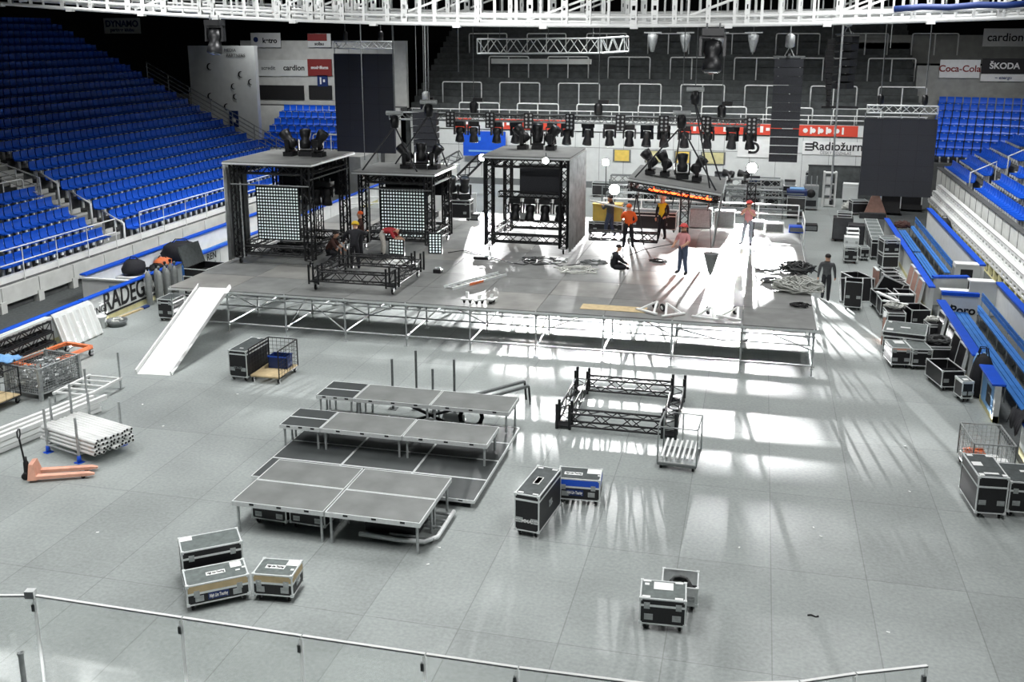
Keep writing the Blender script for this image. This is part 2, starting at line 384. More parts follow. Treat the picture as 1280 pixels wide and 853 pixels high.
struct(MB().bx(-34, 58.6, -.02, -24.2, 62.1, 2.55).build('floor_landing_far_left', 'concrete'))
for i, (y, r) in enumerate([(57.2, 0), (57.2, 2.2), (57.2, 4.6), (57.2, 7)]):
    a = Vector((RX+.1+TR*r, 56.7, RZ+RS*r)); b = Vector((RX+.1+TR*(r+1.5), 56.7, RZ+RS*(r+1.5)))
    m = MB(); m.path([a, a+Vector((0,0,1.1)), b+Vector((0,0,1.1)), b], .04, 6)
    tag(m.build('stair_handrail', 'white'), f'white handrail hoop on the right stand stairs, {ORD[i]} from the rink', 'handrail')

# ---- far end: white back wall, advert ribbon, terrace with hooped rails
BY = 69.0
struct(MB().bx(-24.5, BY, -.02, 9.9, BY+.3, 3.42).build('wall_end', 'whiteg'))
m = MB()
for i in range(21): m.bx(-24.3+1.7*i, BY-.012, .1, -24.28+1.7*i, BY, 3.4)
m.bx(-24.5, BY-.012, 2.35, 10.5, BY, 2.375); struct(m.build('trim_wall_joints', 'concd'))
p = [(BY+.31, 0), (BY+.31, 4.3)]
for i in range(16): p += [(BY+.8+.8*i, 4.3+.43*i), (BY+.8+.8*i, 4.3+.43*(i+1))]
p += [(BY+.8+.8*16, 0)]
X = Matrix(((0,0,1,0),(1,0,0,0),(0,1,0,0),(0,0,0,1)))
struct(MB().prism(p, -25, 10.3, 0, X).build('terrace_end', 'terr'))
t = thing('advert_ribbon', 'long white advertising ribbon with red sections along the far wall', 'advert board', (0, BY-.08, 3.5))
MB().bx(-24.5, 0, 0, 10.5, .07, .75).build('board', 'whiteg', t)
for x0, x1, n in ((-21.2,-19.9,1),(-18.4,-12.9,4),(-5.2,1.5,5)):
    m = MB().bx(x0, -.02, .02, x1, 0, .73); rr = m.build('red_panel', 'red', t)
def redsec(xa, xb, s):
    q = MB().bx(xa, -.02, .02, xb, 0, .73).build('red_panel', 'red', t)
    for i in range(5):
        x = xa+.8+i*(xb-xa-1.6)/5
        g = MB().prism([(.16*math.cos(k*math.pi/4), .16*math.sin(k*math.pi/4)) for k in range(8)], 0, .015, 0, face_to((x, -.022, .38), (0,-1,0)))
        g.bx(x+.3, -.03, .16, x+.42, -.02, .62); g.build('emblem', 'inkw', q)
redsec(2.2, 6.3, 0)
for x in (-20.6, -17.6, -14.2, -4.2, -2.2, .2):
    MB().bx(x-.1, -.03, .18, x+.1, -.02, .6).bx(x+.28, -.03, .3, x+.52, -.02, .5).build('emblem', 'inkw', t)
for x in (7.4, 8.3, 9.2): MB().bx(x, -.02, .25, x+.18, 0, .5).build('emblem', 'steel', t)
t = thing('wall_sign', 'white radio station sign with dark lettering on the far wall by the right screen', 'sign', (4.9, BY-.05, 2.75))
MB().bx(-2.0, 0, -.45, 2.6, .04, .42).build('board', 'white', t)
text('Radiožurnál', .78, 'ink', t, face_to((.45, -.015, .1), (0,-1,0)), bold=.012)
text('ČESKÝ ROZHLAS', .26, 'steel', t, face_to((.1, -.015, -.32), (0,-1,0)))
MB().bx(-1.85, -.015, .2, -1.35, 0, .3).bx(-1.85, -.015, 0, -1.35, 0, .1).bx(-1.85, -.015, -.2, -1.35, 0, -.1).build('emblem', 'ink', t)
t = thing('wall_sign', 'white sign with a bold black D beside the hanging speaker column', 'sign', (-.2, BY-.05, 2.6))
MB().bx(-1.1, 0, -.6, 1.6, .04, .6).build('board', 'white', t); text('D', 1.05, 'ink', t, face_to((-.05, -.015, 0), (0,-1,0)), bold=.03)
for i, (x0, x1, c) in enumerate(((-9.6,-8.6,'yellow'),(-7.4,-6.4,'cream'),(-5.4,-4.5,'yellow'),(-3.6,-2.2,'cream'))):
    t = struct(MB().bx(x0-.12, BY-.06, 1.45, x1+.12, BY-.01, 2.3).bx(x0, BY-.07, 1.5, x1, BY-.05, 2.25, 1).build(f'window_{i+1}', ['steel', c]))
def hoops(label, y, z, xs, tier, w=2.95, h=1.25, r=.05):
    for i, x in enumerate(xs):
        o = upipe(MB(), (0,0,0), (w,0,0), h, r, True).build('guard_rail', 'white', None, (x, y, z))
        tag(o, f'white hooped guard rail on the {tier} tier of the far terrace, {ORD[i]} from the left', 'guard rail', f'{tier} tier hooped rails')
def tier(y): i = max(0, math.ceil((y-BY-.8)/.8-1e-6)); return 4.3+.43*i
hoops('', 69.3, 4.31, [-20.9+4.27*i for i in range(7)], 'lowest', 2.95, 1.0)
hoops('', 71.1, tier(71.1), [-22.7+4.33*i for i in range(8)], 'second', 2.95, 1.5)
hoops('', 74.2, tier(74.2), [-20.0+4.52*i for i in range(7)], 'third', 3.05, 1.55)
hoops('', 77.5, tier(77.5), [-22.5+4.68*i for i in range(8)], 'top', 3.05, 1.5)
m = MB(); m.tube((-24.5,BY+.1,4.55),(10.5,BY+.1,4.55),.04); m.tube((-24.5,BY+.1,4.85),(10.5,BY+.1,4.85),.04)
for i in range(25): m.tube((-24.4+1.45*i,BY+.1,4.28),(-24.4+1.45*i,BY+.1,4.85),.03)
tag(m.build('parapet_railing', 'white'), 'low white railing on top of the far wall, above the advert ribbon', 'railing')
# upper tiers, end walls and banners in the dark corners
struct(MB().bx(-37.5, 66.8, -.02, -24.6, 67.2, 5.0).bx(-37.5, 68.6, 4.9, -24.6, 69, 9.6).build('wall_corner_left', 'conclt'))
struct(MB().bx(-37.5, 67.2, 4.7, -24.6, 68.6, 5.0).build('floor_gallery_left', 'concd'))
for i, (u0, u1) in enumerate(((318, 380), (387, 415))):
    a = aty(u0, 124, 68.6); b = aty(u1, 107, 68.6); struct(MB().bx(a.x, 68.52, a.z, b.x, 68.6, b.z).build(f'window_{i+6}', 'ink'))
t = thing('direction_sign', 'small blue square sign above the gallery window, far left', 'sign', tuple(aty(403, 101, 68.5))); MB().bx(-.4,0,-.4,.4,.05,.4).build('board', 'navy', t); MB().bx(-.2,-.01,-.25,-.08,0,.25).bx(.05,-.01,-.1,.2,0,.1).build('emblem', 'inkw', t)
def banner(label, x0, z0, x1, z1, y, mt, words=(), rz=0, name='banner_sign'):
    t = thing(name, label, 'banner', (x0, y, z0), rz); w = x1-x0; h = z1-z0
    MB().bx(0, 0, 0, w, .05, h).build('panel', mt, t)
    for s, sz, px, pz, ink, bd in words: text(s, sz, ink, t, face_to((px*w, -.01, pz*h), (0,-1,0)), bold=bd)
    return t
def px_box(u0, v0, u1, v1, y):
    a = aty(u0, v1, y); b = aty(u1, v0, y); return a.x, a.z, b.x, b.z
banner('pale banner with dark lowercase lettering beside the dark red gallery banner, far left', *px_box(351, 75, 384, 95, 68.5), 68.5, 'whiteg', [('cardion', .56, .5, .5, 'ink', .012)])
banner('pale banner with small grey lettering at the left end of the gallery banner row', *px_box(315, 75, 350, 95, 68.5), 68.5, 'whiteg', [('acredit', .4, .58, .5, 'steel', .01)])
banner('dark red banner at the right end of the left gallery banner row', *px_box(385, 74, 414, 95, 68.5), 68.5, 'darkred', [('modelform', .3, .5, .5, 'inkw', .012)])
banner('white banner with a navy dot hung highest in the far left corner', *px_box(314, 41, 350, 59, 68.4), 68.4, 'white', [('ketro', .52, .64, .45, 'ink', .014), ('●', .5, .17, .5, 'navy', 0)])
banner('red and white banner hung highest beside the left screen', *px_box(385, 42, 413, 59, 68.4), 68.4, 'whiteg', [('sollau', .32, .5, .25, 'ink', .01)])
MB().bx(0, -.02, .45, 1.5, 0, .95).build('red_panel', 'darkred', bpy.data.objects['banner_sign.004'])
banner('pale blue-lettered banner at the top of the left stand', -47.0, 10.1, -44.0, 11.2, 66, 'whiteg', [('DYNAMO', .62, .5, .62, 'navy', .02), ('partner klubu', .36, .5, .24, 'navy', .01)])
struct(MB().bx(-38.2, 62.6, 3, -33.2, 63, 9.3).build('wall_mural_left', 'whiteg'))
t = thing('wall_mural', 'pale wall mural of black crescents and small lettering beside the left stand', 'mural', (-38.2, 62.57, 2.6))
for x, z, r in ((1.6,5.3,.24),(3.3,4.0,.2),(3.9,4.8,.22),(3.4,3.3,.2),(1.5,3.3,.24),(2.7,2.6,.24),(4.6,4.3,.2)):
    pts = [(r*math.cos(a), r*math.sin(a)) for a in [R(70+22*k) for k in range(11)]] + [(.25*r+.8*r*math.cos(a), .8*r*math.sin(a)) for a in [R(285-21*k) for k in range(10)]]
    MB().prism(pts, 0, .012, 0, face_to((x, 0, z), (0,-1,0))).build('crescent', 'ink', t)
text('MEDIA', .3, 'ink', t, face_to((3.2,-.01,6.4),(0,-1,0))); text('PARTNERS', .3, 'ink', t, face_to((3.6,-.01,6.05),(0,-1,0)))
struct(MB().bx(-43, 63, 3, -38.3, 63.3, 6).build('wall_stairs_left', 'concrete'))
t = thing('direction_sign', 'blue framed notice on the wall at the foot of the mural', 'sign', (-35.0, 62.5, 4.4)); MB().bx(-.33,0,-.55,.33,.05,.55).build('board', 'navy', t); MB().bx(-.15,-.01,-.2,.15,0,.05).build('emblem', 'inkw', t)
# right corner
struct(MB().prism([(10.2,4.4),(10.2,8.0),(19.5,8.0),(19.5,3),(16.6,3.6)], 73.4, 73.8, 0, Matrix(((1,0,0,0),(0,0,1,0),(0,1,0,0),(0,0,0,1)))).build('wall_corner_right', 'concrete'))
struct(MB().bx(5.2, 78.6, 8.0, 22, 79, 10.0).build('wall_gallery_right', 'concrete'))
struct(MB().bx(6.5, 80, 5, 12, 80.3, 8.2).build('wall_upper_right', 'concd'))
banner('red-lettered cola banner on the dark right corner wall', 11.6, 7.2, 14.1, 8.4, 73.3, 'white', [('Coca-Cola', .6, .5, .5, 'darkred', .012)])
banner('black car maker banner beside the cola banner, right corner', 14.2, 7.5, 17.0, 8.5, 73.3, 'ink', [('ŠKODA', .55, .5, .5, 'inkw', .015)])
banner('small white banner with a thin swoosh under the car maker banner', 14.2, 7.0, 17.0, 7.48, 73.3, 'white', [('~ energo', .28, .5, .5, 'navy', .005)])
banner('dark red banner with white lettering at the right picture edge', 17.1, 7.2, 19.6, 8.6, 73.3, 'darkred', [('JÁGR', .34, .55, .72, 'inkw', .01), ('FASTER', .5, .5, .3, 'inkw', .015)])
banner('white banner with dark lowercase lettering high in the right corner', 15.1, 9.2, 18.0, 10.45, 78.5, 'white', [('cardion', .78, .5, .5, 'ink', .012)])
banner('white banner with a navy dot cut by the right picture edge', 20.2, 9.1, 21.9, 10.4, 78.5, 'white', [('●', .9, .3, .5, 'navy', 0)])
t = thing('direction_sign', 'blue square sign under the dark red banner at the right picture edge', 'sign', (18.5, 73.25, 6.4)); MB().bx(-.42,0,-.42,.42,.05,.42).build('board', 'navy', t); MB().bx(-.2,-.01,-.2,.2,0,-.05).bx(-.06,-.01,-.05,.06,0,.25).build('emblem', 'inkw', t)

# ================================================================== LIGHT
def area(name, loc, sx, sy, e, spread=130, rot=(0,0,0), col=(1,1,1)):
    l = bpy.data.lights.new(name, 'AREA'); l.shape = 'RECTANGLE'; l.size = sx; l.size_y = sy; l.energy = e; l.spread = R(spread); l.color = col
    o = bpy.data.objects.new(name, l); COL.objects.link(o); o.location = loc; o.rotation_euler = rot
    return o
def point(name, loc, e, r=.12, col=(1,1,1)):
    l = bpy.data.lights.new(name, 'POINT'); l.energy = e; l.shadow_soft_size = r; l.color = col
    o = bpy.data.objects.new(name, l); COL.objects.link(o); o.location = loc; return o
def spot(name, loc, target, e, ang, blend=.2, r=.1, col=(1,1,1)):
    l = bpy.data.lights.new(name, 'SPOT'); l.energy = e; l.spot_size = R(ang); l.spot_blend = blend; l.shadow_soft_size = r; l.color = col
    o = bpy.data.objects.new(name, l); COL.objects.link(o); o.location = loc
    o.rotation_euler = (Vector(target)-Vector(loc)).to_track_quat('-Z', 'Y').to_euler(); return o
wd = bpy.data.worlds.new('world'); SC.world = wd; wd.use_nodes = True
wd.node_tree.nodes['Background'].inputs[0].default_value = (.8, .9, 1, 1); wd.node_tree.nodes['Background'].inputs[1].default_value = .03
for i, x in enumerate((-20, -8, 4)):
    for j, y in enumerate((14, 28, 44, 60)):
        area('arena_light', (x, y, 13.6), 3, 8, 780, (100, 110, 138)[i])

for i, (x, y, z, e, rot) in enumerate(((-31, 61, 12.6, 200, (R(35),0,0)), (13.5, 64, 12.6, 170, (R(35),0,0)), (-8, 64, 14.5, 420, (R(40),0,0)))):
    area('far_end_fill', (x, y, z), 5 if i < 2 else 18, 1, e, 95 if i < 2 else 150, rot)  # unseen fill lights added to brighten the far corners and terrace
area('roof_steel_fill', (-8, 20, 12.0), 26, .6, 420, 76, (R(88),0,0))  # unseen fill added to whiten the roof steel from the near side
for i, y in enumerate((40, 52)): area('stand_fill', (5, y, 12.5), 2, 6, 560, 110, (0, R(-35), 0))  # unseen fills added to brighten the right stand and bench walls
area('end_wall_fill', (-8, 61, 11.2), 30, .6, 650, 80, (R(40), 0, 0))  # unseen fill added to lift the white end wall
area('stand_fill', (-14, 41, 12.5), 2, 30, 650, 50, (0, R(48), 0))  # unseen fill added for the front rows of the left stand
# ================================================================== STAGE
SZ = 1.5; SY0, SY1 = 29.92, 46.8; SX0, SX1 = -19.7, 2.02
legx = [-19.62, -17.46, -15.3, -13.13, -10.96, -8.76, -6.57, -4.4, -2.26, -.16, 1.95]
t = thing('stage', 'big scaffold stage with grey plywood deck standing in the middle of the hall floor', 'stage', (0, 0, 0))
ys = [SY0+.03+2.105*i for i in range(9)]
for i in range(10):
    for j in range(8):
        x0 = SX0 if i == 0 else legx[i]; x1 = SX1 if i == 9 else legx[i+1]
        y0 = SY0 if j == 0 else ys[j]; y1 = SY1 if j == 7 else ys[j+1]
        MB().bx(x0+.008, y0+.008, SZ-.11, x1-.008, y1-.008, SZ).build('deck_panel', 'deck2' if (i*7+j*3) % 5 == 0 else 'deck', t)
m = MB()
for x in legx: m.bx(x-.02, SY0-.012, SZ-.1, x+.02, SY0+.0, SZ+.002)
m.bx(SX0, SY0-.02, SZ-.1, SX1, SY0-.004, SZ-.03); m.bx(SX1, SY0, SZ-.1, SX1+.02, SY1, SZ-.02); m.build('deck_edge_trim', 'alu', t)
for x in legx:
    for y in ys:
        m = MB(); m.tube((x, y, .22), (x, y, SZ-.1), .03, 8); m.tube((x, y, 0), (x, y, .3), .018, 6); m.bx(x-.07, y-.07, 0, x+.07, y+.07, .012)
        m.tube((x, y, .24), (x, y, .27), .055, 6)
        for z in (.34, .84, 1.26): m.tube((x, y, z-.01), (x, y, z+.01), .06, 8)
        m.build('standard', 'galv', t)
for y in ys:
    for z in (.34, 1.26) + ((.88,) if y > 31 else ()): MB().tube((legx[0], y, z), (legx[-1], y, z), .026, 6).build('ledger', 'galv', t)
for x in legx:
    for z in (.34, 1.26): MB().tube((x, ys[0], z), (x, ys[-1], z), .026, 6).build('ledger', 'galv', t)
for k, i in enumerate((0, 1, 2, 3, 4, 6, 7, 9)):
    for y in ((ys[1],) if k % 2 else (ys[1], ys[2])):
        a, b = (legx[i], legx[i+1]) if k % 2 else (legx[i+1], legx[i]); MB().tube((a, y+.05, .3), (b, y+.05, 1.25), .022, 6).build('diagonal_brace', 'galv', t)
for i in range(0, 11, 2):
    for j in (0, 3, 5): MB().tube((legx[i]+.05, ys[j], .3), (legx[i]+.05, ys[j+1], 1.25), .022, 6).build('diagonal_brace', 'galv', t)
MB().tube((legx[3], ys[0], .36), (legx[2]+1, ys[0], 1.24), .022).build('diagonal_brace', 'galv', t); MB().tube((legx[8], ys[0]+.1, 1.24), (legx[9], ys[0]+.1, .8), .022).build('diagonal_brace', 'galv', t)
MB().tube((legx[9]+.95, ys[0], 1.24), (legx[10], ys[0], .82), .022).build('diagonal_brace', 'galv', t)
m = MB(); m.path([(2.1,43.0,SZ-.3),(2.1,43,SZ+.95),(2.1,45.2,SZ+.95),(2.1,45.2,SZ-.3)], .03); m.tube((2.1,43,SZ+.5),(2.1,45.2,SZ+.5),.025); m.build('side_handrail', 'white', t)
# rear guard rail, knee and hand height
m = MB(); m.tube((-7,46.9,SZ+.95),(2,46.9,SZ+.95),.035); m.tube((-7,46.9,SZ+.5),(2,46.9,SZ+.5),.03)
for i in range(6): m.tube((-7+1.8*i,46.9,SZ-.3),(-7+1.8*i,46.9,SZ+.95),.03)
m.build('rear_handrail', 'white', t)
m = MB().bx(-2.0, 0, 0, 0, 1.25, .01); p = thing('plywood_sheet', 'pale yellow plywood strip lying on the front of the stage deck', 'plywood sheet', (-5.25, 30.5, SZ+.005))
MB().bx(0, 0, 0, 2.1, .62, .012).build('sheet', 'ply', p)

SZ += .006
# ramp
tl, tr, bl, br = at(246, 362, SZ+.02), at(289, 362, SZ+.02), at(171, 468), at(213, 470)
t = thing('loading_ramp', 'long white loading ramp leaning on the front left corner of the stage', 'ramp', tuple((bl+br)/2))
o = (bl+br)/2; d = (tl+tr)/2-o; L = math.hypot(d.x, d.y); wd2 = .56
t.rotation_euler = (0, 0, math.atan2(d.y, d.x)-math.pi/2)
m = MB(); m.add([(-wd2,0,.01),(wd2,0,.01),(wd2,L,SZ+.08),(-wd2,L,SZ+.08),(-wd2,0,-.0),(wd2,0,-.0),(wd2,L,SZ+.03),(-wd2,L,SZ+.03)], [(0,1,2,3),(7,6,5,4),(0,4,5,1),(1,5,6,2),(2,6,7,3),(3,7,4,0)]); m.build('ramp_plate', 'white', t)
for s in (-1, 1): MB().beam((s*wd2,0,.08),(s*wd2,L+.05,SZ+.14),.05,.14).build('side_rail', 'white', t)
for k in (1, 2, 3): MB().beam((-wd2,L*k/4,SZ*k/4-.03),(wd2,L*k/4,SZ*k/4-.02),.05,.05).build('cross_bar', 'galv', t)

# ------------------------------------------------------------------ moving lights
def moving_light(label, loc, rz=0, tilt=40, hang=False, s=1.0, group=None, name='moving_light'):
    t = thing(name, label, 'stage light', loc, rz, group); q = -1 if hang else 1
    MB().bx(-.2*s, -.16*s, 0, .2*s, .16*s, q*.14*s).build('base', 'blackmetal', t, bevel=0)
    m = MB(); z0 = q*.14*s; z1 = q*.52*s
    for e in (-1, 1): m.add([(e*.2*s,-.05*s,z0),(e*.2*s,.05*s,z0),(e*.2*s,.08*s,z1),(e*.2*s,-.08*s,z1),(e*.25*s,-.05*s,z0),(e*.25*s,.05*s,z0),(e*.25*s,.08*s,z1),(e*.25*s,-.08*s,z1)], [(0,1,2,3),(7,6,5,4),(0,4,5,1),(1,5,6,2),(2,6,7,3),(3,7,4,0)])
    m.bx(-.25*s,-.06*s,min(z0,z0+q*.05*s),.25*s,.06*s,max(z0,z0+q*.05*s)); m.build('yoke', 'blackmetal', t)
    X = Matrix.Translation((0,0,q*.46*s)) @ Matrix.Rotation(R(tilt), 4, 'X')
    MB().lathe([(.1*s,-.24*s),(.17*s,-.2*s),(.18*s,-.02*s),(.13*s,.05*s),(.17*s,.18*s),(.19*s,.34*s),(.17*s,.36*s)], 12, 0, X).build('head', 'blackmetal', t)
    MB().lathe([(.15*s,.355*s),(.12*s,.375*s),(.05*s,.385*s)], 12, 0, X).build('lens', 'lens', t)
    if hang: MB().tube((-.12*s,0,0),(-.12*s,0,.14),.025).tube((.12*s,0,0),(.12*s,0,.14),.025).build('clamp', 'steel', t)
    return t

# ------------------------------------------------------------------ truss towers
def caster(parent, x, y, z=0, r=.09):
    m = MB(); m.lathe([(r*.6,-.025),(r,-.02),(r,.02),(r*.6,.025)], 12, 0, Matrix.Translation((x,y,z+r)) @ Matrix.Rotation(R(90),4,'Y')); m.bx(x-.045,y-.05,z+r,x-.03,y+.05,z+2.3*r,1); m.bx(x+.03,y-.05,z+r,x+.045,y+.05,z+2.3*r,1); m.bx(x-.06,y-.06,z+2.2*r,x+.06,y+.06,z+2.4*r,1)
    return m.build('caster', ['rubber','steel'], parent)
def led_panel(label, loc, w, h, nx, nz, rz=0, d=.09):
    t = thing('led_dot_panel', label, 'LED panel', loc, rz)
    m = MB().bx(-w/2, 0, 0, w/2, d, h); px = w/nx; pz = h/nz; r = px*.32
    for i in range(nx):
        for j in range(nz):
            m.prism([(r*math.cos(k*math.pi/3), r*math.sin(k*math.pi/3)) for k in range(6)], 0, .02, 1, face_to((-w/2+px*(i+.5),0,pz*(j+.5)),(0,-1,0)))
    m.build('dot_panel', ['black', 'led'], t)
    MB().bx(-w/2-.03,-.01,-.03,w/2+.03,d,0).bx(-w/2-.03,-.01,h,w/2+.03,d,h+.03).bx(-w/2-.03,-.01,0,-w/2,d,h).bx(w/2,-.01,0,w/2+.03,d,h).build('panel_frame', 'blackmetal', t)
    return t
def tower(label, x0, y0, w, d, h, label2='', drape=None, ps=.3, roofmat='deck', over=.2, rz=0, mid=True):
    t = thing('truss_tower', label, 'truss tower', (x0, y0, SZ), rz); cb = .26
    for x in (ps/2, w-ps/2):
        for y in (ps/2, d-ps/2):
            lattice(MB(), (x,y,cb),(x,y,h-.12), ps, .042, .02).build('corner_post_lattice', 'blackmetal', t); caster(t, x, y, 0, .1)
    for y in (ps/2, d-ps/2):
        for z in (cb+.3, h-.3): lattice(MB(), (ps,y,z),(w-ps,y,z), ps, .036, .018).build('cross_beam_lattice', 'blackmetal', t)
    for x in (ps/2, w-ps/2):
        for z in (cb+.3, h-.3): lattice(MB(), (x,ps,z),(x,d-ps,z), ps, .036, .018).build('cross_beam_lattice', 'blackmetal', t)
    MB().bx(-over, -over, h-.12, w+over, d+over, h).build('roof_deck', roofmat, t)
    MB().bx(-over-.01, -over-.01, h-.1, w+over+.01, -over+.0, h-.04).bx(w+over, -over, h-.1, w+over+.01, d+over, h-.04).build('roof_edge_trim', 'alu', t)
    if mid:
        MB().tube((0,-.02,h*.78),(w,-.02,h*.78),.03).build('front_bar', 'steel', t); MB().tube((w,0,h*.84),(w,d,h*.84),.03).build('front_bar', 'steel', t)
        MB().tube((ps+.1,-.02,cb),(ps+.1,-.02,h*.8),.03).build('front_upright', 'galv', t)
        for x in (w*.35, w*.6): lattice(MB(), (x,d-ps/2,cb),(x,d-ps/2,h-.3), .22, .025, .013).build('corner_post_lattice', 'blackmetal', t)
    if drape:
        for (xa, ya, xb, yb) in drape:
            n = 26; v = []; f = []
            for i in range(n+1):
                s = i/n; a = .04*math.sin(i*1.9); L = math.hypot(xb-xa, yb-ya); nx, ny = -(yb-ya)/L, (xb-xa)/L
                for z in (.12, h-.1): v.append((xa+(xb-xa)*s+nx*a, ya+(yb-ya)*s+ny*a, z))
            f = [(2*i, 2*i+2, 2*i+3, 2*i+1) for i in range(n)]
            o = MB().add(v, f, 0, True).build('side_drape', 'drape', t); so = o.modifiers.new('thickness', 'SOLIDIFY'); so.thickness = .02
    return t
T1 = tower('large black truss tower on the left end of the stage, grey roof deck', -19.2, 33.75, 3.2, 3.7, 3.95, drape=[(-.22,-.1,-.22,1.6)])
T2 = tower('lower black truss tower between the two tall ones, LED dot wall inside', -15.6, 37.5, 3.1, 2.6, 3.2)
T3 = tower('tall black truss tower in mid stage with a grey curtain on its side', -10.5, 38.2, 3.35, 3.4, 3.9, drape=[(3.47,-.1,3.47,3.5)], mid=False, over=.1)
led_panel('tall LED dot panel with pale round pixels inside the left truss tower', (-17.9, 34.9, SZ+.78), 1.72, 2.05, 15, 17, R(2))
led_panel('LED dot panel with pale round pixels inside the lower middle truss tower', (-14.25, 38.9, SZ+.28), 1.9, 2.05, 15, 15, R(2))
led_panel('small LED dot panel the bending worker is holding upright', (-13.72, 36.6, SZ+.04), .62, .62, 5, 5, R(-6))
led_panel('narrow LED dot panel standing against the right post of the lower tower', (-12.3, 37.2, SZ+.04), .5, .78, 4, 7, R(10))
for (t_, w_, z0_, z1_, y_) in ((T1, 3.0, 2.2, 3.6, 3.72), (T2, 2.9, 1.9, 2.9, 2.62)):
    MB().bx(.15, y_-.04, z0_, w_+.05, y_, z1_).build('back_drape', 'dark', t_)
# inside T3
p = thing('screen_panel', 'black screen panel hung inside the mid stage tower', 'screen', (-8.35, 39.4, SZ+2.2)); MB().bx(-1.0,0,0,.75,.12,1.2).build('panel', 'screen', p); MB().bx(-1.05,-.03,1.2,.8,.1,1.26).bx(-1.05,-.03,-.08,.8,.1,0).build('rail', 'galv', p)
for i in range(4): moving_light(f'black wash light under the screen in the mid stage tower, {ORD[i]} from left', (-9.5+.62*i, 39.3, SZ+2.05), 0, 160, True, 1.15)
m = thing('truss_bar', 'black lattice bar carrying the row of wash lights in the mid stage tower', 'truss', (0, 0, 0)); lattice(MB(), (-10.2,39.3,SZ+2.2),(-7.3,39.3,SZ+2.2), .22, .025, .012).build('lattice_frame', 'blackmetal', m)
def fan(x, y, z, where, rz=0):
    for i, (dx, tl, r2) in enumerate(((-.6,-38,90),(0,-8,10),(.6,-35,-90))):
        moving_light(f'black moving light standing on the {where}, {ORD[i]} of three', (x+dx, y+.12*(i % 2), z), rz+R(r2), tl, False, 1.25, None)
fan(-17.1, 35.8, SZ+3.95, 'roof of the left truss tower'); fan(-13.4, 38.8, SZ+3.2, 'roof of the lower middle tower'); fan(-8.9, 40.6, SZ+3.9, 'roof of the mid stage tower')
# gear seen through T1: lattice pile and dark floor stand behind
p = thing('truss_bundle', 'bundle of black lattice bars lying at the foot of the left truss tower', 'truss', (-18.3, 36.2, SZ))
lattice(MB(), (-.35,-.5,.2),(1.5,-.3,.2), .3, .03, .015).build('lattice_frame', 'blackmetal', p); lattice(MB(), (-.35,.05,.2),(1.5,.2,.2), .3, .03, .015).build('lattice_frame', 'blackmetal', p)
for i, x in enumerate((-17.2, -16.75, -16.3)): moving_light(f'black spotlight hung at the back of the left truss tower, {ORD[i]} from the left', (x-.15, 36.3, SZ+2.9), 0, 170, True, 1.15)
# T4: roof frame being hoisted on chains, tilted
FLp = Vector((-4.95, 39.6, SZ+2.98)); FRp = Vector((-1.25, 39.6, SZ+2.5)); ang = math.atan2(FRp.z-FLp.z, FRp.x-FLp.x)
t = thing('truss_tower', 'half built truss tower at stage right, tilted grey roof hoisted on chains', 'truss tower', tuple(FLp)); t.rotation_euler = (0, -ang, 0)
MB().bx(0, 0, -.12, 3.75, 4.3, 0).build('roof_deck', 'deck', t); MB().bx(-.01,-.02,-.1,3.76,0,-.03).build('roof_edge_trim', 'alu', t)
for y in (.2, 4.1): lattice(MB(), (.15,y,-.3),(3.6,y,-.3), .3, .036, .018).build('cross_beam_lattice', 'blackmetal', t)
for x in (.15, 3.6): lattice(MB(), (x,.35,-.3),(x,3.95,-.3), .3, .028, .014).build('cross_beam_lattice', 'blackmetal', t)
m = MB(); m.bx(3.70,-.05,-2.15,3.78,-.0,.02); m.bx(3.74,-.05,-2.1,3.78,3.9,.03,0,None) if False else m.add([(3.74,-.05,-2.1),(3.78,-.05,-2.1),(3.78,.7,-1.2),(3.74,.7,-1.2),(3.74,-.05,.03),(3.78,-.05,.03),(3.78,4.2,.03),(3.74,4.2,.03)],[(3,2,1,0),(4,5,6,7),(0,1,5,4),(1,2,6,5),(2,3,7,6),(3,0,4,7)]); m.build('hanging_side_panel', 'drape', t)
for k in range(5): MB().tube((.5+.7*k,.1,-.45),(.5+.7*k,.1,-.8),.02).build('drop_clamp', 'blackmetal', t)
MB().bx(.6,3.5,-.95,3.3,3.6,-.87).tube((.8,3.55,-.9),(.8,3.55,-.1),.02).tube((3.1,3.55,-.9),(3.1,3.55,-.1),.02).build('red_light_bar', 'redlamp', t)
point('red_lamp_light', (-3.0, 41.2, SZ+1.9), 30, .2, (1,.25,.12))
for i, x in enumerate((-2.9, -.15)):
    p = thing('lattice_post', ['single black lattice post standing behind the worker in the pink shirt', 'black lattice post standing behind the worker with the red helmet'][i], 'truss post', (x, 42.9+.2*i, SZ)); lattice(MB(), (0,0,.04),(0,0,2.25+.1*i), .34, .03, .015).build('post_lattice', 'blackmetal', p)
    m = MB().bx(-.25,-.25,0,.25,.25,.02).build('base_plate', 'steel', p)
for i, (dx, tl, r2) in enumerate(((-.3,-40,90),(.3,-30,90),(1.0,-12,10),(1.6,-35,-90))):
    moving_light(f'black moving light on the tilted hoisted roof, {ORD[i]} from the left', (FLp.x+1.0+dx, 41.3+.15*(i%2), FLp.z-.13*(1.0+dx)+.06), R(r2), tl, False, 1.25)
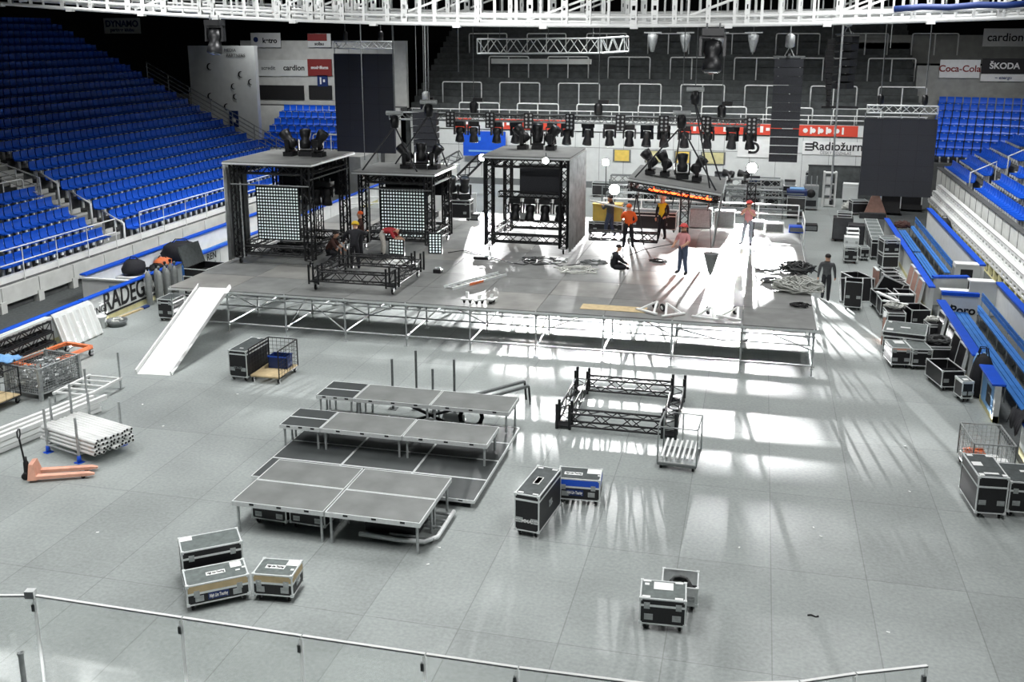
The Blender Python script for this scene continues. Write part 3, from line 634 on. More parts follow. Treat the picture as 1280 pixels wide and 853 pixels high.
# hoists and chains
def hoist(label, x, y, z, feet, h=.55):
    t = thing('chain_hoist', label, 'hoist', (x, y, z)); MB().lathe([(.08,0),(.17,.04),(.19,.3),(.15,.5),(.06,.55)], 10).build('motor_body', 'blackmetal', t); MB().tube((-.35,0,.62),(.35,0,.62),.09,8).build('drum', 'galv', t)
    MB().tube((0,0,.6),(0,0,12.9-z),.02,5).build('lift_chain', 'steel', t)
    for f in feet: MB().tube((0,0,.1),(f[0]-x,f[1]-y,f[2]-z),.034,5).build('sling', 'charcoal', t)
hoist('black chain hoist above the left side of the lower middle tower, slings spread', -14.55, 39.0, 6.3, [(-15.5,37.7,SZ+3.2),(-13.2,37.8,SZ+3.2)])
hoist('black chain hoist above the right side of the lower middle tower', -13.2, 39.4, 6.75, [(-12.5,39.6,SZ+3.2),(-14.9,39.9,SZ+3.2)])
hoist('black chain hoist over the tilted roof with its two slings spread wide', -3.0, 40.6, 6.4, [(x_, y_, FLp.z-.13*(x_-FLp.x)+.04) for x_, y_ in ((-4.7,39.8),(-1.5,39.8),(-3.4,43.0))])
hoist('higher chain hoist over the tilted roof, slings running to its right corner', -2.55, 41.3, 7.3, [(x_, y_, FLp.z-.13*(x_-FLp.x)+.04) for x_, y_ in ((-1.45,42.9),(-1.75,40.2))])
p = thing('chain_bag', 'grey conical chain bag hanging on a line above the bright deck', 'chain bag', (-1.4, 35.6, SZ+.14)); MB().lathe([(.03,0),(.1,.15),(.26,.75),(.28,.8),(.22,.8)], 12).build('bag', 'steel', p); MB().tube((0,0,.8),(-.35,4.2,2.15),.014,5).build('hanging_line', 'charcoal', p)

# ------------------------------------------------------------------ lattice frames
def sq_frame(label, x0, y0, w, d, z, lift, casters=True, mt='blackmetal'):
    t = thing('lattice_frame_base', label, 'truss frame', (x0, y0, z)); s = .34; hz = lift
    for x in (0, w):
        for y in (0, d):
            m = MB()
            for sx in (-1, 1):
                for sy in (-1, 1): m.tube((x+sx*s/2, y+sy*s/2, hz-.06), (x+sx*s/2, y+sy*s/2, hz+s+.28), .04, 6)
            m.bx(x-s/2,y-s/2,hz,x+s/2,y+s/2,hz+.03); m.build('corner_block_frame', mt, t)
            if casters: caster(t, x, y, 0, .1)
    zc = hz+s/2+.05
    for y in (0, d): lattice(MB(), (s/2,y,zc),(w-s/2,y,zc), s, .03, .015).build('side_lattice', mt, t)
    for x in (0, w): lattice(MB(), (x,s/2,zc),(x,d-s/2,zc), s, .03, .015).build('side_lattice', 'galv' if mt == 'x' and x else mt, t)
    return t
sq_frame('low square black lattice frame on the hall floor in front of the stage', -4.55, 24.3, 2.75, 2.75, 0, .06, False)
sq_frame('low square lattice frame on casters near the front of the stage', -14.5, 30.75, 2.8, 2.6, SZ, .3)

# props on the deck
def ladder(label, p0, p1, z, w=.42, n=11):
    p0 = Vector((p0.x, p0.y, z)); p1 = Vector((p1.x, p1.y, z)); d = p1-p0
    t = thing('ladder', label, 'ladder', tuple(p0), math.atan2(d.y, d.x)); L = d.length
    for y in (-w/2, w/2): MB().bx(0, y-.02, 0, L, y+.02, .1).build('stile', 'alu', t)
    for i in range(n): MB().tube((.15+(L-.3)*i/(n-1), -w/2, .05), (.15+(L-.3)*i/(n-1), w/2, .05), .018).build('rung', 'alu', t)
    MB().bx(L*.3, -w/2-.03, .01, L*.55, -w/2-.02, .1).build('orange_label', 'orange', t)
ladder('aluminium ladder lying flat on the stage deck near its front', at(560,362,SZ), at(628,344,SZ), SZ)
def dolly(label, x, y, rz, wheel=True):
    t = thing('truss_dolly', label, 'dolly', (x, y, SZ), rz)
    MB().beam((-.42,-.1,.05),(.42,-.1,.05),.1,.05).build('rail', 'white', t); MB().beam((-.3,-.1,.05),(.05,.35,.3),.07,.05).beam((.3,-.1,.05),(.05,.35,.3),.07,.05).build('fork_frame', 'white', t)
    for sx in (.05,): MB().lathe([(.05,-.03),(.13,-.025),(.13,.025),(.05,.03)], 14, 0, Matrix.Translation((sx-.12,.4,.16)) @ Matrix.Rotation(R(80),4,'Y')).build('wheel', 'rubber', t); MB().lathe([(.02,-.035),(.07,-.032),(.07,.032),(.02,.035)], 12, 0, Matrix.Translation((sx-.12,.4,.16)) @ Matrix.Rotation(R(80),4,'Y')).build('hub', 'white', t)
    MB().tube((-.1,.4,.16),(.05,.3,.28),.025).build('axle_arm', 'galv', t)
for i, (u, v, r) in enumerate(((810,392,-35),(839,396,40),(882,400,-15),(913,400,-28))):
    q = at(u, v, SZ); dolly(f'white wheeled truss dolly on the front edge of the stage, {ORD[i]} from the left', q.x, q.y+.15, R(r))
for i, (u, v) in enumerate(((583,380),(598,381),(614,380))):
    q = at(u, v, SZ); t = thing('caster_unit', f'loose white caster unit on the stage front below the ladder, {ORD[i]} from the left', 'caster', (q.x, q.y+.1, SZ), R(40*i))
    MB().bx(-.2,-.12,.13,.2,.12,.17).bx(-.05,-.04,.17,.05,.04,.3 if i else .38).build('plate', 'white', t); caster(t, -.1, 0, 0, .06); caster(t, .1, 0, 0, .06)
def stagebox(label, u, v, w, d, h, rz=0, mt='black', top='steel'):
    q = at(u, v, SZ); t = thing('equipment_box', label, 'box', (q.x, q.y, SZ), rz); MB().bx(-w/2,0,0,w/2,d,h).build('body', mt, t, bevel=.015); MB().bx(-w/2+.03,.03,h,w/2-.03,d-.03,h+.012).build('top_plate', top, t)
    MB().path([(-.1,d/2,h),(-.1,d/2,h+.06),(.1,d/2,h+.06),(.1,d/2,h)],.012).build('handle','galv',t)
stagebox('small dark box on the stage left of the ladder top', 546, 342, .3, .25, .14)
stagebox('flat black equipment box on the deck in front of the mid stage tower', 601, 325, .62, .3, .1)
def coil(label, u, v, z, r, n, mt='cable', hgt=.25, tr=.022, seed=1, name='cable_coil', cat='cable'):
    rnd = random.Random(seed); q = at(u, v, z); pts = []
    for i in range(n*11):
        a = i*2*math.pi/11; rr = r*(.35+.65*rnd.random()); pts.append((rr*math.cos(a)*1.25+rnd.uniform(-.1,.1)*r, rr*math.sin(a)+rnd.uniform(-.1,.1)*r, tr+hgt*(1-.6*rr/r)*rnd.random()))
    o = MB().path(pts, tr, 5).build(name, mt, None, (q.x, q.y, z)); return tag(o, label, cat)
coil('big tangled heap of pale cable near the right edge of the stage', 997, 363, SZ, .72, 30, 'cablelt', .6, .026, 1)
coil('dark cable heap behind the big pale heap at the stage edge', 996, 340, SZ, .55, 20, 'cable', .5, .026, 2)
coil('small grey cable heap left of the big pale heap', 966, 352, SZ, .42, 9, 'cable', .12, .02, 3)
coil('loose cable ring lying on the bright deck at stage right', 966, 338, SZ, .5, 2, 'cable', .04, .02, 4)
coil('small dark cable knot at the front right corner of the stage', 1000, 383, SZ, .26, 8, 'rubber', .12, .02, 5)
coil('dark cable tangle on the deck in front of the mid stage tower', 680, 327, SZ, .8, 8, 'cable', .1, .02, 6)
coil('pale cable tangle beside the sitting worker', 722, 339, SZ, .75, 8, 'cablelt', .08, .02, 7)
coil('grey cable coil right behind the sitting worker', 742, 330, SZ, .45, 8, 'steel', .16, .02, 8)
coil('cable snaking on the deck left of the yellow helmet worker', 470, 322, SZ, .6, 6, 'cable', .08, .02, 9)
coil('white cable heap inside the low lattice frame on the stage', 500, 333, SZ, .55, 7, 'paper', .25, .025, 12)
pts = [at(u, v, SZ+.02) for u, v in ((560,316),(580,313),(600,318),(622,324),(640,329),(655,331),(680,325),(700,333),(725,330))]
tag(MB().path(pts, .018, 5).build('stage_cable', 'rubber'), 'long black cable crossing the deck between the two middle towers', 'cable')
pts = [at(u, v, SZ+.02) for u, v in ((770,325),(790,318),(805,312),(825,308),(842,305))]
tag(MB().path(pts, .016, 5).build('stage_cable', 'rubber'), 'thin black cable on the deck behind the sitting worker', 'cable')
coil('flat dark cable clump on the deck left of the bright patch', 823, 327, SZ, .32, 5, 'rubber', .06, .02, 10)
# ================================================================== FLIGHT CASES
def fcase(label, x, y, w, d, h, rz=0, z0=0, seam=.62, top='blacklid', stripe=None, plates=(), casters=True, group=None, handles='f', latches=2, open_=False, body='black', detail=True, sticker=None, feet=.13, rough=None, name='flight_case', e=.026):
    t = thing(name, label, 'flight case', (x, y, z0), R(rz), group); zb = feet if casters else 0; zt = zb+h; hw, hd = w/2, d/2
    g = .006
    if open_:
        m = MB(); tk = .02
        m.bx(-hw+g,-hd+g,zb+g,hw-g,hd-g,zb+.03)
        for a in ((-hw+g,-hd+g,hw-g,-hd+tk),(-hw+g,hd-tk,hw-g,hd-g),(-hw+g,-hd+tk,-hw+tk,hd-tk),(hw-tk,-hd+tk,hw-g,hd-tk)): m.bx(a[0],a[1],zb+g,a[2],a[3],zt-g)
        m.build('body', body, t); MB().bx(-hw+tk,-.01,zb+.03,hw-tk,.01,zt-.12).build('divider', 'charcoal', t)
    else:
        zs = zb+h*seam
        MB().bx(-hw+g,-hd+g,zb+g,hw-g,hd-g,zs).build('body', body, t)
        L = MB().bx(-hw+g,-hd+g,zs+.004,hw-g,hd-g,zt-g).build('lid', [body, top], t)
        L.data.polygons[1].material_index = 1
    m = MB(); zz = (zb, zt)
    for z in zz:
        for s in (-1, 1): m.bx(-hw,s*hd-(e if s>0 else 0),z-(e if z==zt else 0),hw,s*hd+(0 if s>0 else e),z+(0 if z==zt else e)); m.bx(s*hw-(e if s>0 else 0),-hd,z-(e if z==zt else 0),s*hw+(0 if s>0 else e),hd,z+(0 if z==zt else e))
    for sx in (-1, 1):
        for sy in (-1, 1):
            m.bx(sx*hw-(e if sx>0 else 0),sy*hd-(e if sy>0 else 0),zb,sx*hw+(0 if sx>0 else e),sy*hd+(0 if sy>0 else e),zt)
            for z in zz: m.cb((sx*(hw-.02),sy*(hd-.02),z-(.02 if z==zt else -.02)),(.055,.055,.055))
    if not open_:
        for s in (-1, 1): m.bx(-hw-.002,s*hd-.002,zs-.018,hw+.002,s*hd+.002,zs+.024); m.bx(s*hw-.002,-hd,zs-.018,s*hw+.002,hd,zs+.024)
    m.build('edge_frame', 'alu', t)
    if casters and detail:
        for sx in (-1, 1):
            for sy in (-1, 1): caster(t, sx*(hw-.1), sy*(hd-.1), 0, .05)
    elif casters:
        for sx in (-1, 1):
            for sy in (-1, 1): MB().cb((sx*(hw-.1), sy*(hd-.1), .065), (.05, .09, .13)).build('caster', 'rubber', t)
    if detail and not open_:
        for k in range(latches):
            lx = (-hw+w*.16) if k == 0 else (hw-w*.16); MB().bx(lx-.05,-hd-.012,zs-.055,lx+.05,-hd+.002,zs+.06).bx(lx-.02,-hd-.022,zs-.03,lx+.02,-hd-.01,zs+.035).build('latch', 'galv', t)
    if detail:
        hs = [(-hw+w*.2,-hd,0),(hw-w*.2,-hd,0)] if 'f' in handles else []
        for hx, hy, _ in hs:
            z = zb+h*(.3 if not open_ else .4); b = MB().bx(hx-.075,hy-.008,z-.055,hx+.075,hy+.003,z+.055).bx(hx-.05,hy-.03,z-.015,hx+.05,hy-.02,z+.01).bx(hx-.055,hy-.025,z-.015,hx-.045,hy,z+.01).bx(hx+.045,hy-.025,z-.015,hx+.055,hy,z+.01); b.build('handle', 'galv', t)
        if 's' in handles:
            z = zb+h*.45; MB().bx(hw-.003,-.09,z-.07,hw+.008,.09,z+.07).bx(hw+.015,-.06,z-.015,hw+.03,.06,z+.012).bx(hw,-.065,z-.015,hw+.028,-.055,z+.012).bx(hw,.055,z-.015,hw+.028,.065,z+.012).build('handle', 'galv', t)
    if stripe and not open_:
        for (a, b) in (((-hw+.03,-hd+.001),(hw-.03,-hd-.001+.002)),): MB().bx(-hw+.03,-hd-.001,zs+.026,hw-.03,-hd+.008,zt-.03).bx(hw-.008,-hd+.03,zs+.026,hw+.001,hd-.03,zt-.03).build('stripe', stripe, t)
    for (side, px, pz, pw, ph, txt, tx) in plates:
        if side == 'f':
            c = (-hw+w*px, -hd-.004, zb+h*pz); MB().cb(c,(pw,.006,ph)).build('name_plate', 'navy' if tx == 'inkw' else 'paper', t); n = (0,-1,0); off = (0,-.005,0)
        elif side == 't':
            c = (-hw+w*px, -hd+d*pz, zt+.0); MB().cb(c,(pw,ph,.006)).build('name_plate', 'paper' if tx else 'alu', t); n = (0,0,1); off = (0,0,.004)
        if txt: text(txt, ph*.7, tx, t, face_to(Vector(c)+Vector(off), n, (0,1,0) if side == 't' else (0,0,1)), bold=.003, fit=pw*.88)
    if sticker:
        for (px, py, sw, sh) in sticker: MB().cb((-hw+w*px,-hd+d*py,zt+.001),(sw,sh,.004)).build('sticker', 'paper', t)
    return t
HL = 'High Lite Touring'
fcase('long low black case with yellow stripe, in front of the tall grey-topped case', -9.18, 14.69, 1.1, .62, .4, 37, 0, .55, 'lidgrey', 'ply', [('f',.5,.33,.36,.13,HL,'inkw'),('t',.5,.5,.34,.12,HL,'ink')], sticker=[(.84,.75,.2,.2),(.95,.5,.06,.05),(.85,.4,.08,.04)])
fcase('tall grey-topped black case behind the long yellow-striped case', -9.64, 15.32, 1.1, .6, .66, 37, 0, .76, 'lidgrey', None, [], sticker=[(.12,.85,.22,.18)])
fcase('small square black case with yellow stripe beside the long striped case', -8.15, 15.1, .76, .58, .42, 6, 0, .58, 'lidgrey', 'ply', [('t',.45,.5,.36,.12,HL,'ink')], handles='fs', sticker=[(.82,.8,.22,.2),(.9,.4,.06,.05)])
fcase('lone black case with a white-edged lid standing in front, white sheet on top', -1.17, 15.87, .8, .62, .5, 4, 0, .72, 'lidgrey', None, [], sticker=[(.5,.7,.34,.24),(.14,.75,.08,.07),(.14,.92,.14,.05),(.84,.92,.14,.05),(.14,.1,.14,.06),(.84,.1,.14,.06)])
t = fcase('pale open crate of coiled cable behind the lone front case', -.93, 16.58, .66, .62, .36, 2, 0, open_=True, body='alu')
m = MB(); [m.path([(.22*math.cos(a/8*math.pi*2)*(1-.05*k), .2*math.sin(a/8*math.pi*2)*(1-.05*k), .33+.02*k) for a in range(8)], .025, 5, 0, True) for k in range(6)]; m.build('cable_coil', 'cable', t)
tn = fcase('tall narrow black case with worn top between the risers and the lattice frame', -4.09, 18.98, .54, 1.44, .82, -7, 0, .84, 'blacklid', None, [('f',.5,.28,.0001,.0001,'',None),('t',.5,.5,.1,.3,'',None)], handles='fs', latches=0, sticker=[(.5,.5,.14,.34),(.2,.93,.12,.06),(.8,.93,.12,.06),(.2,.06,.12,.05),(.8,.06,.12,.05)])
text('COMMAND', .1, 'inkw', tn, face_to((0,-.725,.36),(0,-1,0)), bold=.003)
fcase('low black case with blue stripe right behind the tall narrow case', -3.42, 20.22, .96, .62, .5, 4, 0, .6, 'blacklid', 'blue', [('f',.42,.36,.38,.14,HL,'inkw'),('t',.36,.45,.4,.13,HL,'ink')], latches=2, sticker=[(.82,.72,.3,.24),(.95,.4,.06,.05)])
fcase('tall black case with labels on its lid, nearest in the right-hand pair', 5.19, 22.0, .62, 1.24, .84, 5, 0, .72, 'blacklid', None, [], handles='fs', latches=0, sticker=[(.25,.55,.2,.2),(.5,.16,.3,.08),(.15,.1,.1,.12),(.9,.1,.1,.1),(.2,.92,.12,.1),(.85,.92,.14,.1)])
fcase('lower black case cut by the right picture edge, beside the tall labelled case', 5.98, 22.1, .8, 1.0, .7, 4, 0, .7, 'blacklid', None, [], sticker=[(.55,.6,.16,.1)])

def mesh_panel(m, p0, ux, uz, w, h, nx, nz, r=.006, fr=.02, mi=0):
    p0 = Vector(p0); ux = Vector(ux); uz = Vector(uz)
    for a, b in (((0,0),(1,0)),((1,0),(1,1)),((1,1),(0,1)),((0,1),(0,0))): m.tube(p0+ux*w*a[0]+uz*h*a[1], p0+ux*w*b[0]+uz*h*b[1], fr, 5, mi)
    for i in range(1, nx): m.tube(p0+ux*(w*i/nx), p0+ux*(w*i/nx)+uz*h, r, 4, mi)
    for j in range(1, nz): m.tube(p0+uz*(h*j/nz), p0+uz*(h*j/nz)+ux*w, r, 4, mi)
    return m
def cage_cart(label, x, y, w, d, h, rz, mt='galv', base='ply', sides='lbr', nx=8, nz=8, z0=.18, name='cage_trolley', hs=None):
    t = thing(name, label, 'trolley', (x, y, 0), R(rz)); hw, hd = w/2, d/2
    MB().bx(-hw,-hd,z0,hw,hd,z0+.04).build('platform', base, t)
    if 'l' in sides: mesh_panel(MB(), (-hw,-hd,z0), (0,1,0), (0,0,1), d, h, nx, nz).build('side_mesh', mt, t)
    if 'r' in sides: mesh_panel(MB(), (hw,-hd,z0), (0,1,0), (0,0,1), d, h, nx, nz).build('side_mesh', mt, t)
    if 'b' in sides: mesh_panel(MB(), (-hw,hd,z0), (1,0,0), (0,0,1), w, h, nx, nz).build('back_mesh', mt, t)
    if 'f' in sides: mesh_panel(MB(), (-hw,-hd,z0), (1,0,0), (0,0,1), w, h, nx, nz).build('front_mesh', mt, t)
    for sx in (-1, 1):
        for sy in (-1, 1): caster(t, sx*(hw-.06), sy*(hd-.08), 0, .07)
    return t
tn = fcase('black case with stencilled end beside the mesh trolley near the ramp', -14.63, 26.15, .6, 1.35, .82, -2, 0, .86, 'blacklid', None, [], handles='f', latches=0, sticker=[(.5,.95,.1,.06),(.5,.2,.12,.06)])
text('STAGE', .1, 'steel', tn, face_to((0,-.68,.42),(0,-1,0)), bold=.003)
cage_cart('mesh-sided trolley with a bare plywood floor beside the case near the ramp', -13.8, 26.1, .95, 1.25, .85, 0, 'blackmetal', 'ply', 'lbr', 7, 7)
p = thing('plastic_crate', 'blue plastic crate standing in the back of the mesh trolley near the ramp', 'crate', (-13.75, 26.42, .225)); m = MB().bx(-.3,-.2,0,.3,.2,.02)
for a in ((-.3,-.2,.3,-.18),(-.3,.18,.3,.2),(-.3,-.2,-.28,.2),(.28,-.2,.3,.2)): m.bx(a[0],a[1],.02,a[2],a[3],.38)
m.build('body', 'navy', p); MB().bx(-.31,-.21,.34,.31,-.2,.38).bx(-.31,.2,.34,.31,.21,.38).build('rim', 'blue', p)
cage_cart('wire cage trolley with orange straps behind the tall right-hand case', 5.6, 23.85, .9, 1.3, .8, 3, 'galv', 'white', 'lbrf', 9, 8)
m = MB(); rr = random.Random(5)
for k in range(5): m.path([(rr.uniform(-.35,.1), rr.uniform(.1,.5), rr.uniform(0,.2)) for _ in range(7)], .035, 5)
tag(m.build('strap_heap', 'orange', None, (5.55, 23.85, .26)), 'orange ratchet straps lying in the wire cage trolley', 'straps')
m = MB().bx(-.3,-.25,0,.3,.1,.3); tag(m.build('parts_box', 'paper', None, (5.7, 23.5, .225), 0, .02), 'white box lying in the wire cage trolley', 'box')
# gate-sided trolley with slats next to the floor frame
t = thing('slatted_trolley', 'tubular gate trolley with pale slats at the corner of the floor lattice frame', 'trolley', (-1.42, 22.85, 0), R(-3))
for k in range(7): MB().beam((-.36+.12*k,-.55,.3),(-.36+.12*k,.5,.34),.05,.03).build('slat', 'paper', t)
for y in (-.55, .45):
    m = MB(); m.path([(-.46,y,.12),(-.46,y,1.05),(.46,y,1.05),(.46,y,.12)], .022); m.tube((-.46,y,.16),(.46,y,.16),.022)
    if y > 0: m.tube((0,y,.16),(0,y,1.05),.02)
    m.build('gate_frame', 'galv', t)
MB().bx(-.46,-.6,.1,.46,.5,.16).build('base_frame', 'steel', t); MB().tube((-.46,-.55,1.05),(-.46,.45,1.05),.02).tube((.46,-.55,1.05),(.46,.45,1.05),.02).build('top_rail', 'galv', t)
for sx in (-.38, .38):
    for sy in (-.5, .4): MB().cb((sx,sy,.05),(.05,.1,.1)).build('caster', 'rubber', t)

# ================================================================== RISER DECKS
def riser(label, x0, y0, x1, y1, z, mt='riser', legs=True, group=None, th=.1, lz=(0,0)):
    t = thing('riser_deck', label, 'riser deck', (x0, y0, 0), 0, group); w, d = x1-x0-.012, y1-y0-.012
    MB().bx(.02,.02,z-th*.5,w-.02,d-.02,z).build('deck_board', mt, t)
    MB().bx(0,0,z-th,w,.022,z+.002).bx(0,d-.022,z-th,w,d,z+.002).bx(0,.02,z-th,.022,d-.02,z+.002).bx(w-.022,.02,z-th,w,d-.02,z+.002).bx(w*.22-.05,-.006,z-th*.5,w*.22+.05,.0,z-.01,1).bx(w*.52-.05,-.006,z-th*.5,w*.52+.05,.0,z-.01,1).bx(w*.82-.05,-.006,z-th*.5,w*.82+.05,.0,z-.01,1).build('edge_frame', ['alu','ink'], t)
    if legs:
        for x in (.09, w-.09):
            for q, y in enumerate((.09, d-.09)): MB().tube((x,y,lz[q]),(x,y,z-th),.03,8).build('leg', 'galv', t)
    return t
z = .72
for i, (xa, xb) in enumerate(((-10.13,-8.08),(-8.06,-6.03))):
    for j, (ya, yb) in enumerate(((17.0,18.07),(18.08,19.15))):
        riser(f'grey riser deck in the front platform, {["left","right"][i]} half, {["front","back"][j]} row', xa, ya, xb, yb, z)
z = .78
for nm, ya, yb in (('middle', 20.9, 22.05), ('back', 23.0, 24.15)):
    lz = (.206, .206 if nm == 'middle' else 0)
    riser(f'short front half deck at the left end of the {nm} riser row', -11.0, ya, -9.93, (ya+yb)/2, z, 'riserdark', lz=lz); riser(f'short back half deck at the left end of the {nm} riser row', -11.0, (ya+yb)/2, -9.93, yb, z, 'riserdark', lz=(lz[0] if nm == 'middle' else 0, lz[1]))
    riser(f'long grey centre deck of the {nm} riser row', -9.92, ya, -7.83, yb, z, lz=lz); riser(f'long grey right-end deck of the {nm} riser row', -7.82, ya, -5.72, yb, z, lz=lz)
for i in range(3):
    for j in range(4):
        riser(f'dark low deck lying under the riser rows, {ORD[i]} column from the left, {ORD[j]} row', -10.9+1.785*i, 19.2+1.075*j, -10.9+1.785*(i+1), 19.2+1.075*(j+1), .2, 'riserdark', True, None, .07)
for i, x in enumerate((-9.53, -8.66)): fcase(f'black case pushed under the left half of the front riser platform, {ORD[i]} from the left', x, 17.75, .82, .6, .4, -3, 0, .7, 'black', None, [], latches=0)
t = thing('tube_base', 'curved pale tube base under the right end of the front platform', 'tube base', (-7.2, 17.9, .06)); MB().path([(-.3,-.5,.05),(.6,-.55,.05),(1.1,-.5,.05),(1.3,-.25,.05),(1.3,.9,.05)], .05, 6).build('rim', 'alu', t)
for k in (-.35, .15, .45, .75): MB().tube((.3,k,.05),(1.3,k,.05),.03).build('rung', 'galv', t)
MB().bx(-.25,-.3,.03,.88,.85,.4).bx(-.28,-.33,.4,.91,.88,.44).build('dark_fill_box', 'black', t)  # black box put in to darken the space under the platform
t = thing('folded_riser', 'dark folded riser frame under the back riser row', 'frame', (-8.2, 23.3, 0)); MB().beam((-.4,.1,.6),(.9,-.0,.15),.06).beam((-.4,.1,.1),(.9,.0,.6),.06).build('scissor_frame', 'blackmetal', t); MB().beam((-.4,-.02,.05),(-.4,.4,.05),.05).beam((.9,-.1,.05),(.9,.4,.05),.05).build('foot', 'blackmetal', t)
t = thing('rubber_hose', 'black hose loop and rolled cloth under the back riser row', 'hose', (-6.9, 23.6, .08)); MB().path([(.3*math.cos(a/12*6.28),.1*math.sin(a/12*6.28),.25+.25*math.sin(a/12*6.28)) for a in range(12)], .06, 6, 0, True).build('loop', 'rubber', t); MB().lathe([(.1,-.3),(.14,-.25),(.14,.25),(.1,.3)], 10, 0, Matrix.Translation((-.5,.1,.1)) @ Matrix.Rotation(R(90),4,'Y')).build('roll', 'paper', t)
for i, (u, v0, v1) in enumerate(((498,483,450),(525,486,439),(546,489,462),(572,490,450))):
    q = at(u, v0, .5); q = Vector((q.x, 24.45+.12*(i%2), 0)); zt = aty(u, v1, q.y).z
    t = thing('upright_tube', f'upright steel tube standing behind the back riser row, {ORD[i]} from the left', 'tube', tuple(q)); MB().tube((0,0,.01),(0,0,zt),.035,8).build('tube', 'steel', t); MB().bx(-.12,-.12,0,.12,.12,.012).build('foot', 'steel', t)
t = thing('folding_cart', 'folded steel cart lying behind the right end of the back riser row', 'cart', (-6.6, 25.2, 0), R(30)); MB().beam((-.5,0,.3),(.9,0,.55),.1,.06).beam((-.5,.4,.3),(.9,.4,.55),.1,.06).build('frame', 'steel', t)
for y in (0, .4): MB().beam((.9,y,.55),(.95,y,0),.05).beam((-.5,y,.3),(-.5,y,0),.05).build('leg', 'blackmetal', t)

# ================================================================== LEFT FLOOR ITEMS
t = thing('pallet_jack', 'faded orange hand pallet jack standing on the floor near the pipe bundle', 'pallet jack', (-15.98, 18.25, 0), R(24))
for y in (-.18, .18):
    MB().add([(.1,y-.08,.07),(1.25,y-.07,.07),(1.4,y-.03,.07),(1.4,y+.03,.07),(1.25,y+.07,.07),(.1,y+.08,.07),(.1,y-.08,.15),(1.25,y-.07,.14),(1.4,y-.03,.11),(1.4,y+.03,.11),(1.25,y+.07,.14),(.1,y+.08,.15)], [(5,4,3,2,1,0),(6,7,8,9,10,11),(0,1,7,6),(1,2,8,7),(2,3,9,8),(3,4,10,9),(4,5,11,10),(5,0,6,11)]).build('fork', 'salmon', t)
    MB().lathe([(.03,-.04),(.045,-.035),(.045,.035),(.03,.04)], 10, 0, Matrix.Translation((1.15,y,.046)) @ Matrix.Rotation(R(90),4,'X')).build('load_wheel', 'rubber', t)
MB().add([(-.05,-.27,.06),(.16,-.27,.06),(.16,.27,.06),(-.05,.27,.06),(-.02,-.17,.42),(.08,-.2,.42),(.08,.2,.42),(-.02,.17,.42)], [(3,2,1,0),(4,5,6,7),(0,1,5,4),(1,2,6,5),(2,3,7,6),(3,0,4,7)]).build('chassis', 'salmon', t)
MB().lathe([(.06,.1),(.07,.15),(.06,.42),(.035,.45),(.035,.55)], 10, 0, Matrix.Translation((-.12,0,0))).build('pump', 'blackmetal', t)
for y in (-.06, .06): MB().lathe([(.05,-.025),(.09,-.02),(.09,.02),(.05,.025)], 12, 0, Matrix.Translation((-.14,y,.09)) @ Matrix.Rotation(R(90),4,'X')).build('steer_wheel', 'rubber', t)
m = MB(); m.tube((-.14,0,.4),(-.2,0,1.0),.022); m.path([(-.2,0,1.0),(-.2,-.1,1.08),(-.2,-.1,1.2),(-.2,0,1.24),(-.2,.1,1.2),(-.2,.1,1.08),(-.2,0,1.0)], .018); m.build('tow_handle', 'blackmetal', t)
# pipe bundle in a stillage
t = thing('stillage', 'post stillage with blue feet holding the bundle of short white pipes', 'stillage', (-15.75, 20.0, 0), R(-17))
for i, (x, y) in enumerate(((-.75,-.62),(.45,-.62),(-.75,.62),(.45,.62))):
    p = MB().tube((x,y,.0),(x,y,1.15),.032,8).build('post', 'galv', t); MB().bx(x-.09,y-.09,0,x+.09,y+.09,.015).lathe([(.06,.015),(.045,.18)], 8, 0, Matrix.Translation((x,y,0))).build('foot', 'blue' if i != 2 else 'white', t)
MB().tube((-.75,-.62,.2),(.45,-.62,.2),.025).tube((-.75,.62,.2),(.45,.62,.2),.025).tube((-.75,-.62,.2),(-.75,.62,.2),.025).tube((.45,-.62,.2),(.45,.62,.2),.025).build('base_frame', 'galv', t)
pm = MB(); pm.lathe([(.048,0),(.048,2.05)], 8, 0, Matrix.Rotation(R(90),4,'Y')); pm.tube((2.05,0,0),(2.052,0,0),.034,8,1)
p0 = None; rnd = random.Random(3); q0 = Matrix.Translation((-15.75,20.0,0)) @ Matrix.Rotation(R(-17),4,'Z')
k = 0
for j in range(4):
    for i in range(11):
        o = pm.build('steel_pipe', ['white','ink']) if p0 is None else p0.copy()
        if p0 is None: p0 = o
        else: COL.objects.link(o)
        o.location = q0 @ Vector((-1.08+rnd.uniform(-.05,.08), -.53+.105*i, .29+.1*j)); o.rotation_euler = (0,0,R(-17)+rnd.uniform(-.004,.004)*(j==3)); k += 1
        tag(o, f'white steel pipe in the {["bottom","second","third","top"][j]} layer of the bundle in the post stillage', 'pipe', f'pipes in the stillage, {["bottom","second","third","top"][j]} layer')
# long white beams lying together on the floor
rnd = random.Random(8)
for i in range(9):
    r_ = i % 3; l_ = i//3; o = MB().beam((0,-1.9+rnd.uniform(-.15,.1),0),(0,1.75+rnd.uniform(-.2,.2),0),.11,.13).beam((0,-1.9,.0),(0,-1.85,0),.14,.15).build('steel_beam', 'white', None, (-17.98+.26*r_+.03*l_, 20.75, .08+.15*l_), R(-12+rnd.uniform(-.6,.6)), .01)
    tag(o, f'long white steel beam in the {["bottom","middle","top"][l_]} layer of the floor stack, {ORD[r_]} from the left', 'beam')
for i, (x, y) in enumerate(((-17.2, 21.3), (-17.05, 20.35))):
    t = thing('stillage_post', f'loose upright steel post beside the long white beams, {["farther","nearer"][i]} one', 'post', (x, y, 0)); MB().tube((0,0,0),(0,0,1.15),.03,8).build('tube', 'galv', t); MB().bx(-.08,-.08,0,.08,.08,.012).build('foot', 'white', t)
